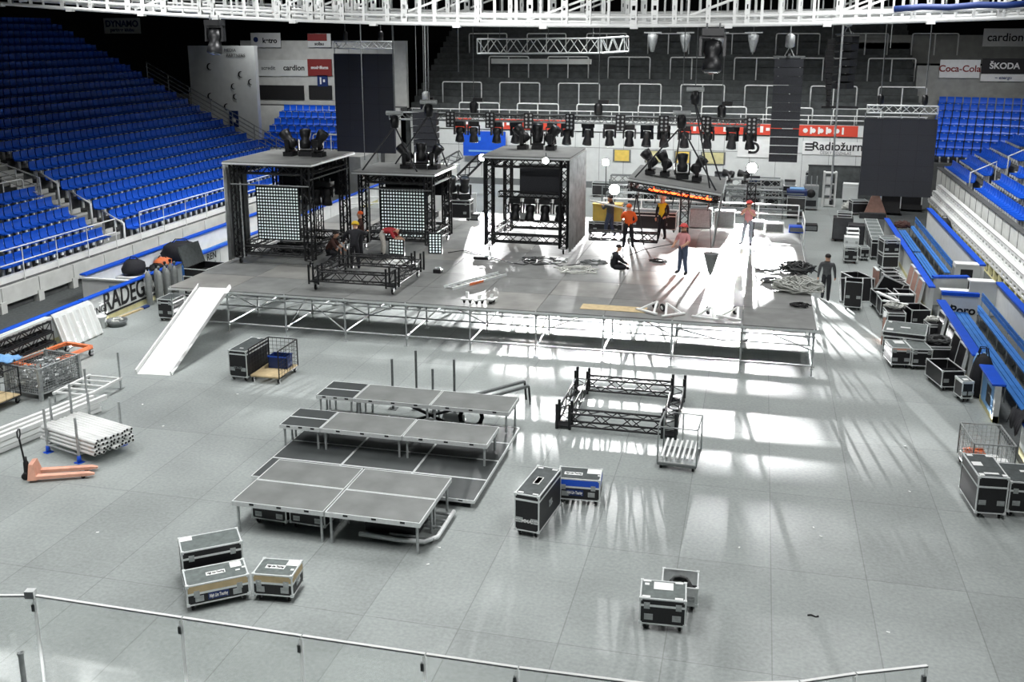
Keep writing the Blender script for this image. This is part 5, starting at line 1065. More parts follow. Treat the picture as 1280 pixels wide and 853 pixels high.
# lighting truss across the back of the stage
TY = 50.0; ta = aty(488, 146, TY); tb = aty(950, 152, TY); tz = (ta.z+tb.z)/2
t = thing('lighting_truss', 'long black lighting truss hung across the back of the stage', 'truss', (0, 0, 0)); lattice(MB(), (ta.x,TY,tz),(tb.x,TY,tz), .36, .04, .02, 44).build('main_lattice', 'steel', t)
MB().path([(ta.x+(tb.x-ta.x)*i/40, TY-.2, tz+.2-.06*abs(math.sin(i*.8))) for i in range(41)], .03, 5).build('cable_loom', 'rubber', t)
proto = None
for i, u in enumerate((575,592,621,645,671,690,709,735,762,787,809,830,856,885,916,938)):
    p = aty(u, 158, TY); lab = f'black moving head hung from the long lighting truss, {ORD[i]} from the left'
    if proto is None: proto = moving_light(lab, (p.x, TY, tz-.23), 0, 172, True, 1.3, 'moving heads on the long truss')
    else: copy_tree(proto, lab, (p.x, TY, tz-.23), R(12*((i*5) % 7-3)))
proto = None
for i, u in enumerate((566,615,663,714,777,831,883,940)):
    p = aty(u, 150, TY); lab = f'black eight-lamp blinder clamped to the long lighting truss, {ORD[i]} from the left'
    if proto is None:
        proto = thing('blinder', lab, 'stage light', (p.x, TY-.44, tz-.5), 0, 'blinders on the long truss'); MB().bx(-.24,-.0,0,.24,.09,.8).build('housing', 'blackmetal', proto)
        m = MB()
        for a in range(2):
            for b in range(4): m.prism([(.06*math.cos(k*math.pi/4), .06*math.sin(k*math.pi/4)) for k in range(8)], 0, .02, 0, face_to((-.11+.22*a,0,.11+.19*b),(0,-1,0)))
        m.build('lamp_pattern', 'galv', proto); MB().tube((0,.09,.6),(0,.2,.6),.03).build('clamp', 'steel', proto)
    else: copy_tree(proto, lab, (p.x, TY-.44, tz-.5), R(20*((i % 3)-1)))
for i, (u, v) in enumerate(((530,118),(592,136),(748,133),(902,140))):
    p = aty(u, v, TY); t = thing('truss_hoist', f'black chain hoist lifting the long lighting truss, {ORD[i]} from the left', 'hoist', (p.x, TY, tz+.2)); MB().lathe([(.1,0),(.2,.05),(.22,.5),(.12,.62)], 10).build('motor_body', 'blackmetal', t); MB().cb((.25,0,.68),(.5,.25,.2)).build('hook_block', 'blackmetal', t); MB().tube((0,0,.6),(0,0,15.9-tz-.3),.02,5).build('lift_chain', 'steel', t)
def array(label, x, y, z0, z1, w, n, lean, mt, back=False, d=.7, rz=0):
    t = thing('line_array', label, 'loudspeaker', (x, y, z1), R(rz)); h = (z1-z0)/n
    for i in range(n):
        s = i/(n-1); off = lean*s*s; X = Matrix.Translation((0, off, -h*(i+.5))) @ Matrix.Rotation(R(-lean*14*s), 4, 'X')
        MB().add([(-w/2,-d/2,-h*.46),(w/2,-d/2,-h*.46),(w/2*.9,d/2,-h*.36),(-w/2*.9,d/2,-h*.36),(-w/2,-d/2,h*.46),(w/2,-d/2,h*.46),(w/2*.9,d/2,h*.36),(-w/2*.9,d/2,h*.36)], [(3,2,1,0),(4,5,6,7),(0,1,5,4),(1,2,6,5),(2,3,7,6),(3,0,4,7)], 0, False, X).bx(-.02,-d/2-.012,-h*.45,.02,-d/2,h*.45,0,X).build('cabinet', mt, t)
    MB().bx(-w*.55,-.3,.02,w*.55,.3,.1).beam((0,-.5,.14),(0,.6,.14),.1,.1).build('rigging_frame', 'steel', t)
    MB().lathe([(.12,.45),(.2,.5),(.2,.95),(.1,1.05)], 10).build('hoist_motor', 'galv', t); MB().tube((-.2,0,.1),(0,0,.5),.025).tube((.2,0,.1),(0,0,.5),.025).build('sling', 'galv', t); MB().tube((0,0,1),(0,0,15.8-z1),.03,5).build('lift_chain', 'galv', t)
    return t
array('big black line array of loudspeakers hanging at stage right', 1.12, 46, 4.5, 9.05, 1.22, 12, .25, 'screen')
array('black line array hanging behind the lower middle truss tower', -16.55, 49, 3.45, 6.2, 1.25, 8, .2, 'screen')
array('smaller grey-backed line array hanging farther right of the big one', 4.15, 55, 7.3, 10.0, .95, 7, .2, 'charcoal', rz=150)
t = thing('delay_array', 'narrow chain of dark speakers hanging beside the grey-backed line array', 'loudspeaker', (3.35, 54, 6.5))
for i in range(12): MB().bx(-.3+.03*abs(i-8),-.25,.28*i,.12,.25,.28*i+.25).cb((.15,-.1,.28*i+.12),(.06,.06,.06)).build('cabinet', 'black', t)
MB().bx(-.3,-.1,-.12,1.5,.1,0).build('bottom_bar', 'black', t); MB().tube((0,0,3.3),(0,0,9.4),.03).build('lift_chain', 'steel', t)
def screen(label, x0, x1, z0, z1, y, nx, nz):
    t = thing('video_wall', label, 'LED screen', (x0, y, z0)); w = x1-x0; h = z1-z0; m = MB()
    MB().bx(0,0,0,w,.18,h).build('screen_panel', 'screen', t)
    for i in range(1, nx): m.bx(w*i/nx-.008,-.004,0,w*i/nx+.008,0,h)
    for j in range(1, nz): m.bx(0,-.004,h*j/nz-.008,w,0,h*j/nz+.008)
    m.build('panel_seam', 'ink', t); lattice(MB(), (.1,.1,h+.5),(w-.05,.1,h+.5), .4, .035, .02).build('top_lattice', 'alu', t)
    for i in range(nx+1): MB().tube((w*i/nx*.98+.03,.1,h),(w*i/nx*.98+.03,.1,h+.3),.025).build('hanger', 'galv', t)
    for q in (.2, .8): MB().tube((w*q,.1,h+.7),(w*q,.1,15.9-z0),.03).build('lift_chain', 'steel', t); MB().lathe([(.1,h+.75),(.16,h+.8),(.16,h+1.2),(.08,h+1.3)], 8, 0, Matrix.Translation((w*q,.1,0))).build('hoist_motor', 'blackmetal', t)
screen('tall dark video screen hanging left behind the truss towers', -24.6, -20.9, 3.15, 8.95, 56, 4, 6)
screen('wide dark video screen hanging low on the right by the bleacher', 5.6, 9.35, 1.35, 5.6, 58, 4, 5)
for i, (u, v, y) in enumerate(((456,200,44),(494,140,54),(521,120,50),(536,110,52),(1041,205,44),(1113,60,50),(573,90,56),(838,40,52))):
    lab = ['thin line hanging from the roof in front of the left video screen', 'thin line hanging beside the right edge of the left video screen', 'thin line hanging just right of the left video screen, over the far wall', 'thin line hanging over the line array behind the lower tower', 'thick pale pole-like line hanging right of the big line array', 'thin line hanging above the right video screen, near the cola banner', 'thin line hanging left of the curved aluminium truss', 'thin line hanging over the far terrace between the cone lamps'][i]
    p = aty(u, v, y); tag(MB().tube((p.x,y,p.z if i != 4 else 3.2),(p.x,y,15.9),.022 if i != 4 else .045,5).build('roof_cable', 'steel' if i != 4 else 'galv'), lab, 'cable')

# ================================================================== STAGE REAR AND CLUTTER BEHIND
fc = fcase
def on(u, v): q = at(u, v, SZ); return q.x, q.y
x, y = on(571, 276); fc('black case with handles on the rear of the stage, two covered lamps on top', x, y+.3, 1.3, .7, .85, 3, SZ, .8, 'blacklid')
for i in (0, 1): moving_light(f'dark moving light sitting on the rear stage case, {["left","right"][i]} one', (x-.3+.6*i, y+.3, SZ+1.0), R(30*i), 20, False, 1.3)
x, y = on(757, 294); fc('black and tan case carrying the yellow crate at the stage rear', x, y+.2, 1.5, .7, .5, 0, SZ, .8, 'blacklid')
t = thing('wooden_crate', 'yellow wooden crate standing on the case at the stage rear', 'crate', (x+.05, y+.2, SZ+.64)); MB().bx(-.62,-.3,0,.62,.3,.72).build('body', 'yellow', t)
for s in (-.55, 0, .55): MB().bx(s-.05,-.32,.02,s+.05,-.3,.7).build('batten', 'yellow', t)
MB().bx(-.64,-.32,.7,.64,.32,.75).build('lid', 'yellow', t)
x, y = on(812, 290); fc('long flat black case behind the yellow-vested worker', x, y+.4, 2.3, .8, .75, 0, SZ, .8, 'blacklid')
t = thing('truss_length', 'black lattice truss length lying behind the orange-vested worker', 'truss', (0, 0, 0)); a = at(737, 300, SZ); b = at(824, 300, SZ); lattice(MB(), (a.x,a.y,SZ+.23),(b.x,a.y,SZ+.23), .36, .036, .02).build('lattice_frame', 'blackmetal', t)
for i, (u, v, w_, h_, mt) in enumerate(((655,276,.7,.9,'galv'),(590,276,.6,.3,'charcoal'),(536,274,.7,.35,'charcoal'),(905,286,.9,.8,'galv'),(875,286,1.0,.9,'steel'),(968,292,.8,.45,'white'),(996,292,.7,.3,'blue'),(1008,286,.9,.3,'rubber'),(945,288,.7,.4,'galv'))):
    x, y = on(u, v); w2 = w_
    t = thing('equipment_box', ['grey box seen through the mid stage tower','low dark box behind the lower tower, right one','low dark bag-like box behind the lower tower','grey mesh locker behind the stage rear rail, right one','grey mesh locker behind the stage rear rail, left one','white box at the rear right of the bright deck','blue box beside the white box at the rear right of the deck','black bag at the rear right corner of the stage','grey box on the deck behind the worker with raised arms'][i], 'box', (x, min(y, 45.6), SZ+.01))
    MB().bx(-w2/2,0,0,w2/2,.5,h_).build('body', mt, t, bevel=.03); MB().bx(-w2/2+.05,-.008,.06,w2/2-.05,0,h_-.06).build('front_panel', 'steel' if mt != 'steel' else 'galv', t)
for i, (u, v) in enumerate(((545,310),(470,318),(395,318))): pass
# ladder-like A frame on the rear deck
t = thing('a_frame', 'dark folding A-frame stand behind the orange-vested worker', 'stand', (-4.75, 41.0, SZ)); MB().beam((-.3,0,0),(0,0,2.1),.05).beam((.35,0,0),(0,0,2.1),.05).beam((-.2,0,.7),(.23,0,.7),.04).build('frame', 'charcoal', t)
# lamps on stands behind the stage
def flood(label, u, v, y, e, r=.16, aim=None, glow='lamp'):
    p = aty(u, v, y); t = thing('floodlight', label, 'lamp', (p.x, p.y, 0)); z = p.z
    m = MB()
    for a in (0, 120, 240): m.tube((0,.25,.5),(.45*math.cos(R(a)),.25+.45*math.sin(R(a)),.02),.02,5)
    m.tube((0,.25,.5),(0,.25,z-.2),.025); m.build('stand', 'blackmetal', t)
    MB().lathe([(.05,.28),(.16,.2),(r+.05,.02),(r+.05,0),(r,.0),(.1,.1)], 14, 0, face_to((0,.0,z),(0,1,0))).build('housing', 'blackmetal', t)
    MB().prism([(r*math.cos(k*math.pi/8), r*math.sin(k*math.pi/8)) for k in range(16)], 0, .015, 0, face_to((0,.0,z),(0,-1,0))).build('lamp_face', glow, t)
    return Vector((p.x, p.y-.15, z))
P1 = flood('brightest floodlight on a tall stand behind the man carrying the pole', 768, 237, 52.5, 0, .28)
P2 = flood('floodlight on a stand behind the lower middle tower', 603, 197, 53, 0, .2)
p = aty(682, 201, 37.85); P3 = Vector((p.x, 37.75, p.z)); t = thing('clamped_spotlight', 'small floodlight clamped under the front roof edge of the mid stage tower', 'lamp', tuple(p)); MB().lathe([(.05,.12),(.12,.08),(.14,0),(.12,0),(.06,.05)], 12, 0, face_to((0,0,0),(0,1,0))).build('housing', 'blackmetal', t); MB().prism([(.12*math.cos(k*math.pi/8), .12*math.sin(k*math.pi/8)) for k in range(16)], 0, .012, 0, face_to((0,0,0),(0,-1,0))).build('lamp_face', 'lamp', t); MB().tube((0,.05,.08),(0,.05,.3),.02).build('clamp', 'steel', t)
P4 = flood('floodlight on a stand left of the hoisted roof', 757, 203, 55.5, 0, .2)
P5 = flood('big floodlight on a tall stand behind the worker with raised arms', 940, 210, 52, 0, .26)
# truss stacks and stands across the back
rnd = random.Random(15)
for i in range(12):
    row = i % 4; k = i//4; x0 = -8.3+3.4*k+rnd.uniform(-.2,.2); y = 57.4+.62*row; t = thing('truss_length', f'silver truss length in the long stack behind the stage, {ORD[k]} bay, {["front","second","third","rear"][row]} row', 'truss', (0, 0, 0))
    z = .25+.5*(row > 1)*(i % 2)+.55*(row == 1); lattice(MB(), (x0,y,z+.9*(row > 1)),(x0+3.1,y,z+.9*(row > 1)), .42, .035, .02).build('lattice_frame', 'galv' if i % 3 else 'steel', t)
t = thing('storage_rack', 'long low steel rack carrying the rear truss lengths', 'rack', (-8.6, 56.9, 0))
for k in range(6): MB().beam((2.03*k,0,0),(2.03*k,0,1.5),.07).beam((2.03*k,3.0,0),(2.03*k,3.0,1.5),.07).build('upright', 'steel', t)
MB().beam((0,0,.5),(11.25,0,.5),.06).beam((0,3.0,1.1),(11.25,3.0,1.1),.06).beam((0,0,1.45),(11.25,0,1.45),.06).build('rail', 'steel', t)
for i in range(6):
    x = -9.5+2.2*i; y = 62.5+.5*(i%2); fc(f'grey-lidded case standing far behind the stage before the white wall, {ORD[i]} from the left', x, y, 1.1, .7, .8, 0, 0, .8, 'lidgrey', detail=False)
for i, (u, v, y) in enumerate(((912,196,56),(932,196,56))): p = aty(u, v, y); t = moving_light(f'dark spotlight standing on the rear truss stack, {["left","right"][i]} of the two bent ones', (p.x, 58.2, 1.75), R(90), -80, False, 1.15); t.name = 'followspot'
for i in range(10):
    h_ = (1.0, 1.5, .8, 1.3, 1.1, 1.6, .9, 1.4, 1.0, 1.25)[i]; tp = ('paper','lidgrey','blacklid')[i % 3]
    fc(f'{("pale-lidded","grey-lidded","black-lidded")[i % 3]} case behind the rear truss stack, {ORD[i]} from the left', -7.2+1.02*i, 60.75, .8, .7, h_, rnd.uniform(-6,6), 0, .75, tp, body='whiteg' if i in (3, 6) else 'black', detail=False)
    if i % 2: t = thing('equipment_box', f'small box lying on the {ORD[i]} case from the left behind the rear truss stack', 'box', (-7.2+1.02*i, 60.75, h_+.135)); MB().bx(-.3,-.22,0,.3,.22,.3).build('body', ('galv','navy','steel')[i % 3], t, bevel=.03); MB().bx(-.31,-.23,.24,.31,.23,.31).build('lid', 'charcoal', t)
# left rear
for i, (u, v, w_, h_) in enumerate(((548,214,.7,.8),(572,214,.7,.85),(560,222,1.2,.7))):
    q = at(u, v+4, 0); fc(f'pale grey case behind the lower middle tower, {ORD[i]} of three', q.x, q.y, w_*1.3, .9, h_*1.5, 0, 0, .8, 'paper', body='whiteg', detail=False, latches=0)
p = aty(601, 195, 67.5); t = thing('advert_board', 'blue advert board on the far wall left of the mid stage tower', 'advert board', (p.x, 68.6, 1.6)); MB().bx(-1.6,0,0,1.5,.1,1.75).build('panel', 'blue', t); MB().bx(-1.2,-.01,.3,1.0,0,.42).bx(-1.0,-.01,1.1,-.3,0,1.35).build('emblem', 'skyblue', t)
for i in range(5): t = thing('truss_length', f'dark truss length in the heap before the blue advert board, {ORD[i]} in the heap', 'truss', (0, 0, 0)); a = at(545+8*i, 214, 0); lattice(MB(), (a.x-1.5,60.5+.45*i,.25+.4*(i%2)),(a.x+2.4,60.5+.45*i,.25+.4*(i%2)), .4, .035, .02).build('lattice_frame', 'steel' if i % 2 else 'galv', t)
t = thing('truss_pyramid', 'slanted dark truss pieces stacked against the pale cases behind the lower tower', 'truss', (0, 0, 0)); a = aty(545, 180, 61); lattice(MB(), (a.x-.8,61,1.2),(a.x+1.6,61,2.6), .5, .05, .03).build('lattice_frame', 'steel', t); lattice(MB(), (a.x+1.6,61.1,1.1),(a.x+2.9,61.1,2.4), .5, .05, .03).build('lattice_frame', 'charcoal', t)
m = MB(); a = at(460, 214, 0)
for k in range(3): m.tube((0,0,.45+.35*k),(4.2,1.5,.45+.35*k),.04)
for k in range(5): m.tube((1.05*k,.375*k,0),(1.05*k,.375*k,1.2),.04)
tag(m.build('crowd_barrier', 'white', None, (-22.0, 51.5, .02)), 'white tubular barrier standing behind the left towers', 'barrier')
m = MB().bx(0,0,0,6,.1,1.1).bx(-.02,-.05,1.1,6.02,.15,1.2); tag(m.build('spare_board', ['white']), 'spare white rink board standing behind the left truss tower', 'board'); bpy.data.objects['spare_board'].location = (-21.5, 54.5, 0)
# right rear
t = thing('partition_screen', 'low dark grey partition in front of the far wall on the right', 'partition', (3.2, 65.3, 0)); MB().bx(0,0,0,5.6,.2,2.0).build('panel', 'terr', t); MB().bx(-.03,-.02,2.0,5.63,.22,2.06).build('top_edge', 'charcoal', t)
def floor_at(u, v): q = at(u, v, 0); return q.x, q.y
x, y = floor_at(994, 272); fc('upright black case below the blue-topped crate, right of the stage rear', x, y, 1.0, .8, 1.15, -2, 0, .9, 'lidgrey', latches=0)
t = thing('folded_sheet', 'blue cover lying on the upright black case right of the stage', 'sheet', (x, y, 1.29)); MB().bx(-.55,-.42,0,.55,.42,.3).build('cover', 'navy', t, bevel=.06); MB().bx(-.4,-.3,.3,.4,.3,.4).build('fold', 'skyblue', t, bevel=.03)
x, y = floor_at(1012, 262); t = thing('amplifier_rack', 'pale equipment rack with dark round fan right of the blue-topped case', 'rack', (x, y, 0)); MB().bx(-.42,-.35,.1,.42,.35,1.45).build('frame_body', 'galv', t); MB().lathe([(.25,0),(.25,.03)], 16, 0, face_to((0,-.355,1.0),(0,-1,0))).build('fan', 'ink', t); MB().bx(-.32,-.37,.25,.32,-.35,.6).build('unit', 'charcoal', t)
for k in range(3): MB().tube((-.3+.3*k,0,1.45),(-.3+.3*k,0,2.0),.03).build('antenna_post', 'galv', t)
x, y = floor_at(1035, 258); t = thing('shelf_tower', 'tall white shelf tower holding three devices, right of the stage', 'shelf', (x, y, 0))
for sx in (-.33, .33): MB().bx(sx-.05,-.3,0,sx+.05,.3,2.1).build('side_panel', 'white', t)
for k in range(4): MB().bx(-.28,-.3,.05+.65*k,.28,.3,.11+.65*k).build('shelf', 'white', t)
for k in range(3): MB().bx(-.25,-.28,.13+.65*k,.02,.2,.5+.65*k).build('device', 'paper', t); MB().bx(.06,-.2,.13+.65*k,.24,.2,.42+.65*k).build('device', 'charcoal', t)
for i, (u, v, w_, h_, mt, tp) in enumerate(((1062,252,.9,1.0,'whiteg','paper'),(1052,236,1.3,1.0,'charcoal','steel'),(1072,244,1.2,.9,'black','lidgrey'),(1020,240,1.4,1.2,'charcoal','steel'),(985,232,1.5,.8,'black','blacklid'),(960,236,1.6,.6,'black','blacklid'),(1000,220,1.2,1.0,'galv','paper'),(1072,268,.9,.7,'black','lidgrey'))):
    x, y = floor_at(u, v); fc(f'{["white cabinet-like case","dark case","black case","dark wide case","long low black case","lowest long black case","pale case","black lidded case"][i]} in the clutter right of the stage rear, {ORD[i]} of eight', x, y, w_, .8, h_, rnd.uniform(-12,12), 0, .8, tp, body=mt, detail=False)
for i in range(7):
    x, y = floor_at(968+9*i, 224); t = thing('stand_bundle', f'bundle of upright light stands behind the right stage corner, {ORD[i]} from the left', 'stands', (x, y, 0), R(30*i))
    for k in range(3): MB().tube((.15*k-.15,.1*k,0),(.15*k-.15+rnd.uniform(-.2,.2),.1*k,1.4+.3*rnd.random()),.04,6).build('stand_tube', 'galv' if k else 'steel', t)
t = thing('folded_sheet', 'brownish triangular sheet standing up in the clutter heap on the right', 'sheet', tuple(at(1092, 272, 0))); MB().add([(-.6,0,0),(.75,0,0),(.15,.25,1.5),(-.1,.2,1.4),(-.6,.12,0),(.75,.12,0),(.15,.33,1.5),(-.1,.3,1.4)], [(0,1,2,3),(7,6,5,4),(0,4,5,1),(1,5,6,2),(2,6,7,3),(3,7,4,0)]).build('sheet', 'pinkply', t); MB().bx(-.8,-.5,.0,.6,-.1,.3).build('base_box', 'charcoal', t)
x, y = floor_at(1104, 262); t = thing('plastic_tub', 'pale blue tub beside the brown sheet in the right clutter', 'tub', (x, y, .0)); MB().lathe([(.4,0),(.55,1.0),(.57,1.0),(.38,.05)], 8).build('body', 'skyblue', t)
for i, (u, v, w_, h_, rz) in enumerate(((1128,268,1.1,1.25,-8),(1158,264,1.2,1.3,-6))):
    x, y = floor_at(u, v); x = 7.6 if i == 0 else 8.9; t = thing('case_lid', ['black case lid standing open in front of the right screen','black framed case lid propped by the end of the bleacher'][i], 'case lid', (x, y, .02), R(rz)); t.rotation_euler = (R(-12), 0, R(rz)); MB().bx(-w_/2,0,.3,w_/2,.12,.3+h_).bx(-w_/2,-.5,0,w_/2,.12,.3).build('panel', 'black', t); m = MB()
    for a in ((-w_/2-.01,-.01,.3,-w_/2+.05,.13,.31+h_),(w_/2-.05,-.01,.3,w_/2+.01,.13,.31+h_),(-w_/2,-.01,.26+h_,w_/2,.13,.31+h_)): m.bx(*a)
    m.build('edge_frame', 'alu', t)
coil('pile of grey netting and cloth behind the row of cases on the right', 1106, 262, .0, .6, 26, 'steel', .8, .05, 31); coil('pale cloth and rope heap at the far end of the case row', 1066, 262, .0, .5, 18, 'cablelt', .6, .05, 32)
coil('heap of clothes and bags on the far right bench end', 1128, 285, .51, .3, 16, 'brown', .4, .06, 33)
# glass and rail of the near end
GZ = 3.0
gp = [(-13.2, 8.7), (-8.78, 9.82), (-6.65, 9.82), (-5.03, 9.82), (-3.46, 9.83), (-2.34, 9.84), (-.7, 9.9), (.79, 10.34), (1.42, 10.65), (2.24, 11.0)]
for i in range(len(gp)-1):
    (xa, ya), (xb, yb) = gp[i], gp[i+1]; L = math.hypot(xb-xa, yb-ya)
    t = thing('glass_panel', f'clear acrylic rink glass panel at the near end, {ORD[i]} from the left', 'glass panel', (xa, ya, 0), math.atan2(yb-ya, xb-xa)); MB().bx(.02,-.006,1.1,L-.02,.006,GZ).build('pane', 'glass', t); MB().bx(.01,-.02,GZ-.01,L-.01,.02,GZ+.012).build('top_edge', 'white', t)
    MB().bx(0,-.05,0,L,.05,1.1).build('dasher_base', 'whiteg', t)
    m = MB().bx(L-.035,-.016,1.1,L-.005,.016,GZ-.03); m.build('joint_strip', 'frost', t); MB().bx(L-.06,-.025,GZ-.22,L-.02,.02,GZ-.12).build('clip', 'steel', t)
    if i == 0: MB().cb((L-.06,0,GZ+.03),(.12,.1,.1)).cb((L-.55,0,GZ+.02),(.12,.1,.1)).build('corner_clamp', 'alu', t)
for i, (x, y, z) in enumerate(((-9.2, 9.45, 2.24), (-8.92, 9.6, 2.26))):
    t = thing('net_post', f'short open steel tube behind the rink glass corner, {["left","right"][i]} one', 'post', (x, y, 0)); MB().lathe([(.035,0),(.035,z),(.045,z),(.045,z+.03),(.03,z+.03),(.03,z-.1)], 10).build('tube', 'galv', t)
m = MB().tube((-8.9,9.5,1.85),(-7.6,9.5,1.85),.05,8).tube((-8.9,9.5,0),(-8.9,9.5,1.85),.04).tube((-7.6,9.5,0),(-7.6,9.5,1.85),.04); tag(m.build('hand_rail', 'white'), 'white tube rail behind the rink glass at the near left corner', 'rail')
for i, (u, v) in enumerate(((549,685),(535,706),(924,685),(1017,660),(1026,671),(1110,791),(122,666),(204,533),(178,506),(1137,615),(1131,558),(297,493))):
    q = at(u, v); tag(MB().cb((0,0,.006),(.06,.03,.01)).build('paper_scrap', 'paper', None, (q.x, q.y, 0), R(35*i)), 'small white scrap of paper lying on the hall floor', 'litter', 'paper scraps on the floor')
q = at(1016, 771); tag(MB().path([(-.09,0,.012),(-.03,.02,.015),(.04,-.01,.012),(.1,.01,.015)], .015).build('tape_scrap', 'rubber', None, (q.x, q.y, 0)), 'small black scrap of tape on the empty floor at lower right', 'litter')
# ================================================================== PEOPLE
J0 = dict(pelvis=(0,0,.95), spine=(0,0,1.13), chest=(0,.01,1.33), neck=(0,0,1.49), jaw=(0,.03,1.56), head=(0,.02,1.65), top=(0,.0,1.72),
  shL=(-.18,0,1.42), elL=(-.24,-.03,1.14), wrL=(-.25,.05,.89), paL=(-.25,.07,.82), shR=(.18,0,1.42), elR=(.24,-.03,1.14), wrR=(.25,.05,.89), paR=(.25,.07,.82),
  hiL=(-.09,0,.91), knL=(-.1,.03,.5), anL=(-.1,-.03,.09), toL=(-.11,.15,.045), hiR=(.09,0,.91), knR=(.1,.03,.5), anR=(.1,-.03,.09), toR=(.11,.15,.045))
RAD = dict(pelvis=.135, spine=.125, chest=.14, neck=.06, jaw=.07, head=.098, top=.07, sh=.072, el=.046, wr=.033, pa=.036, hi=.092, kn=.064, an=.045, to=.042)
BON = [('pelvis','spine'),('spine','chest'),('chest','neck'),('neck','jaw'),('jaw','head'),('head','top')]
for s in 'LR': BON += [('chest','sh'+s),('sh'+s,'el'+s),('el'+s,'wr'+s),('wr'+s,'pa'+s),('pelvis','hi'+s),('hi'+s,'kn'+s),('kn'+s,'an'+s),('an'+s,'to'+s)]
def segd(p, a, b):
    ab = b-a; t = max(0, min(1, (p-a).dot(ab)/max(ab.length_squared, 1e-9))); return (p-(a+ab*t)).length
def person(label, loc, rz, pose, cloth, head=('hair','hair'), vest=None, sleeves=True, extra=None, stripes=None):
    J = {k: Vector(v) for k, v in J0.items()}
    for k, v in pose.items(): J[k] = Vector(v)
    V = []; E = []; rad = []; idx = {}
    for k in J: idx[k] = len(V); V.append(J[k]); rad.append(RAD.get(k, RAD.get(k[:2], .05))*(1.22 if k in ('head','jaw','top') else 1.3))
    E = [(idx[a], idx[b]) for a, b in BON]
    hand_pts = []
    for s, sx in (('L',-1),('R',1)):
        d = (J['pa'+s]-J['wr'+s]).normalized(); side = d.orthogonal().normalized(); nrm = d.cross(side)
        for f in range(5):
            off = (-.028+.018*f) if f < 4 else -.042; ln = (.06,.072,.068,.052,.04)[f]; base = J['pa'+s]+side*off*.9+d*(.02 if f < 4 else -.03)
            mid = base+d*ln*.55+side*(0 if f < 4 else -.02); tip = mid+d*ln*.4+nrm*.022
            for q, r in ((mid,.0105),(tip,.009)): V.append(q); rad.append(r)
            E += [(idx['pa'+s], len(V)-2), (len(V)-2, len(V)-1)]; hand_pts += [mid, tip]
    hd = J['top']-J['jaw']; hu = hd.normalized(); fwd = Vector(pose.get('face', (0,1,0))).normalized(); fwd = (fwd-hu*fwd.dot(hu)).normalized(); rt_ = fwd.cross(hu)
    for q, r in ((J['head']-hu*.01+fwd*.115, .017), (J['head']+rt_*.1, .02), (J['head']-rt_*.1, .02)): V.append(q); rad.append(r); E.append((idx['head'], len(V)-1))
    me = bpy.data.meshes.new('b'); me.from_pydata(V, E, []); o = bpy.data.objects.new('b', me); COL.objects.link(o)
    sk = o.modifiers.new('s', 'SKIN'); sk.branch_smoothing = .6; ss = o.modifiers.new('u', 'SUBSURF'); ss.levels = 1; ss.render_levels = 1
    for i, r in enumerate(rad): me.skin_vertices[0].data[i].radius = (r, r); me.skin_vertices[0].data[i].use_root = i == 0
    bpy.context.view_layer.update(); ev = bpy.data.meshes.new_from_object(o.evaluated_get(bpy.context.evaluated_depsgraph_get())); bpy.data.objects.remove(o); ev.name = 'person'
    ev.materials.clear()
    for q in ('skin', cloth[0], cloth[1], 'rubber'): ev.materials.append(MT[q])
    zone = lambda a, b: 0 if (a in ('neck','jaw','head') or b[:2] == 'pa' or (a[:2] == 'el' and not sleeves)) else 3 if b[:2] == 'to' else 2 if (a[:2] in ('hi','kn') or b[:2] == 'hi') else 1
    segs = [(J[a], J[b], zone(a, b)) for a, b in BON]; segs += [(q, q, 0) for q in hand_pts]
    vf = []
    for p in ev.polygons:
        c = p.center; best = min(segs, key=lambda g: segd(c, g[0], g[1])); p.material_index = best[2]; p.use_smooth = True
        tors = min(BON, key=lambda g: segd(c, J[g[0]], J[g[1]]))
        if vest and tors in (('pelvis','spine'),('spine','chest'),('chest','neck'),('chest','shL'),('chest','shR')): vf.append(p.index)
    b = bpy.data.objects.new('person', ev); COL.objects.link(b); b.location = loc; b.scale = (1.05,)*3; b.rotation_euler = (0, 0, R(rz)); tag(b, label, 'person')
    if vest:
        vm = MB(); vm.add([v.co+v.normal*.014 for v in ev.vertices], [tuple(ev.polygons[i].vertices) for i in vf], 0, True)
        vo = vm.build('vest', vest, b)
        z = J['chest']
        if stripes: MB().path([J['spine']+Vector((.16*math.cos(a),.16*math.sin(a),.06)) for a in [k*math.pi/6 for k in range(12)]], .02, 4, 0, True).build('reflective_band', 'paper', b)
    m = MB(); X = Matrix((rt_, fwd, hu)).transposed().to_4x4(); X.translation = J['head']
    for sx in (-.034, .034): m.lathe([(.006,-.008),(.012,0),(.006,.008)], 6, 0, X @ Matrix.Translation((sx,.088,.012)))
    m.bx(-.022,.078,-.05,.022,.094,-.042,0,X); m.build('face_features', 'ink', b)
    kind, hm = head
    if kind == 'helmet': MB().lathe([(.15,.035),(.142,.06),(.125,.11),(.085,.155),(.03,.172),(.005,.174)], 14, 0, X).bx(-.09,.1,.035,.09,.2,.05,0,X).build('safety_helmet', hm, b)
    else: MB().lathe([(.104,.015),(.108,.045),(.097,.088),(.068,.115),(.02,.126)], 12, 0, X @ Matrix.Translation((0,-.022,.0))).build('hair', hm, b)
    return b
def stand_at(u, v, z): q = at(u, v, z); return (q.x, q.y, z)
S0 = SZ
walkL = dict(knL=(-.1,.12,.5), anL=(-.1,.14,.1), toL=(-.11,.33,.05), knR=(.1,.0,.5), anR=(.1,-.2,.11), toR=(.11,-.03,.045))
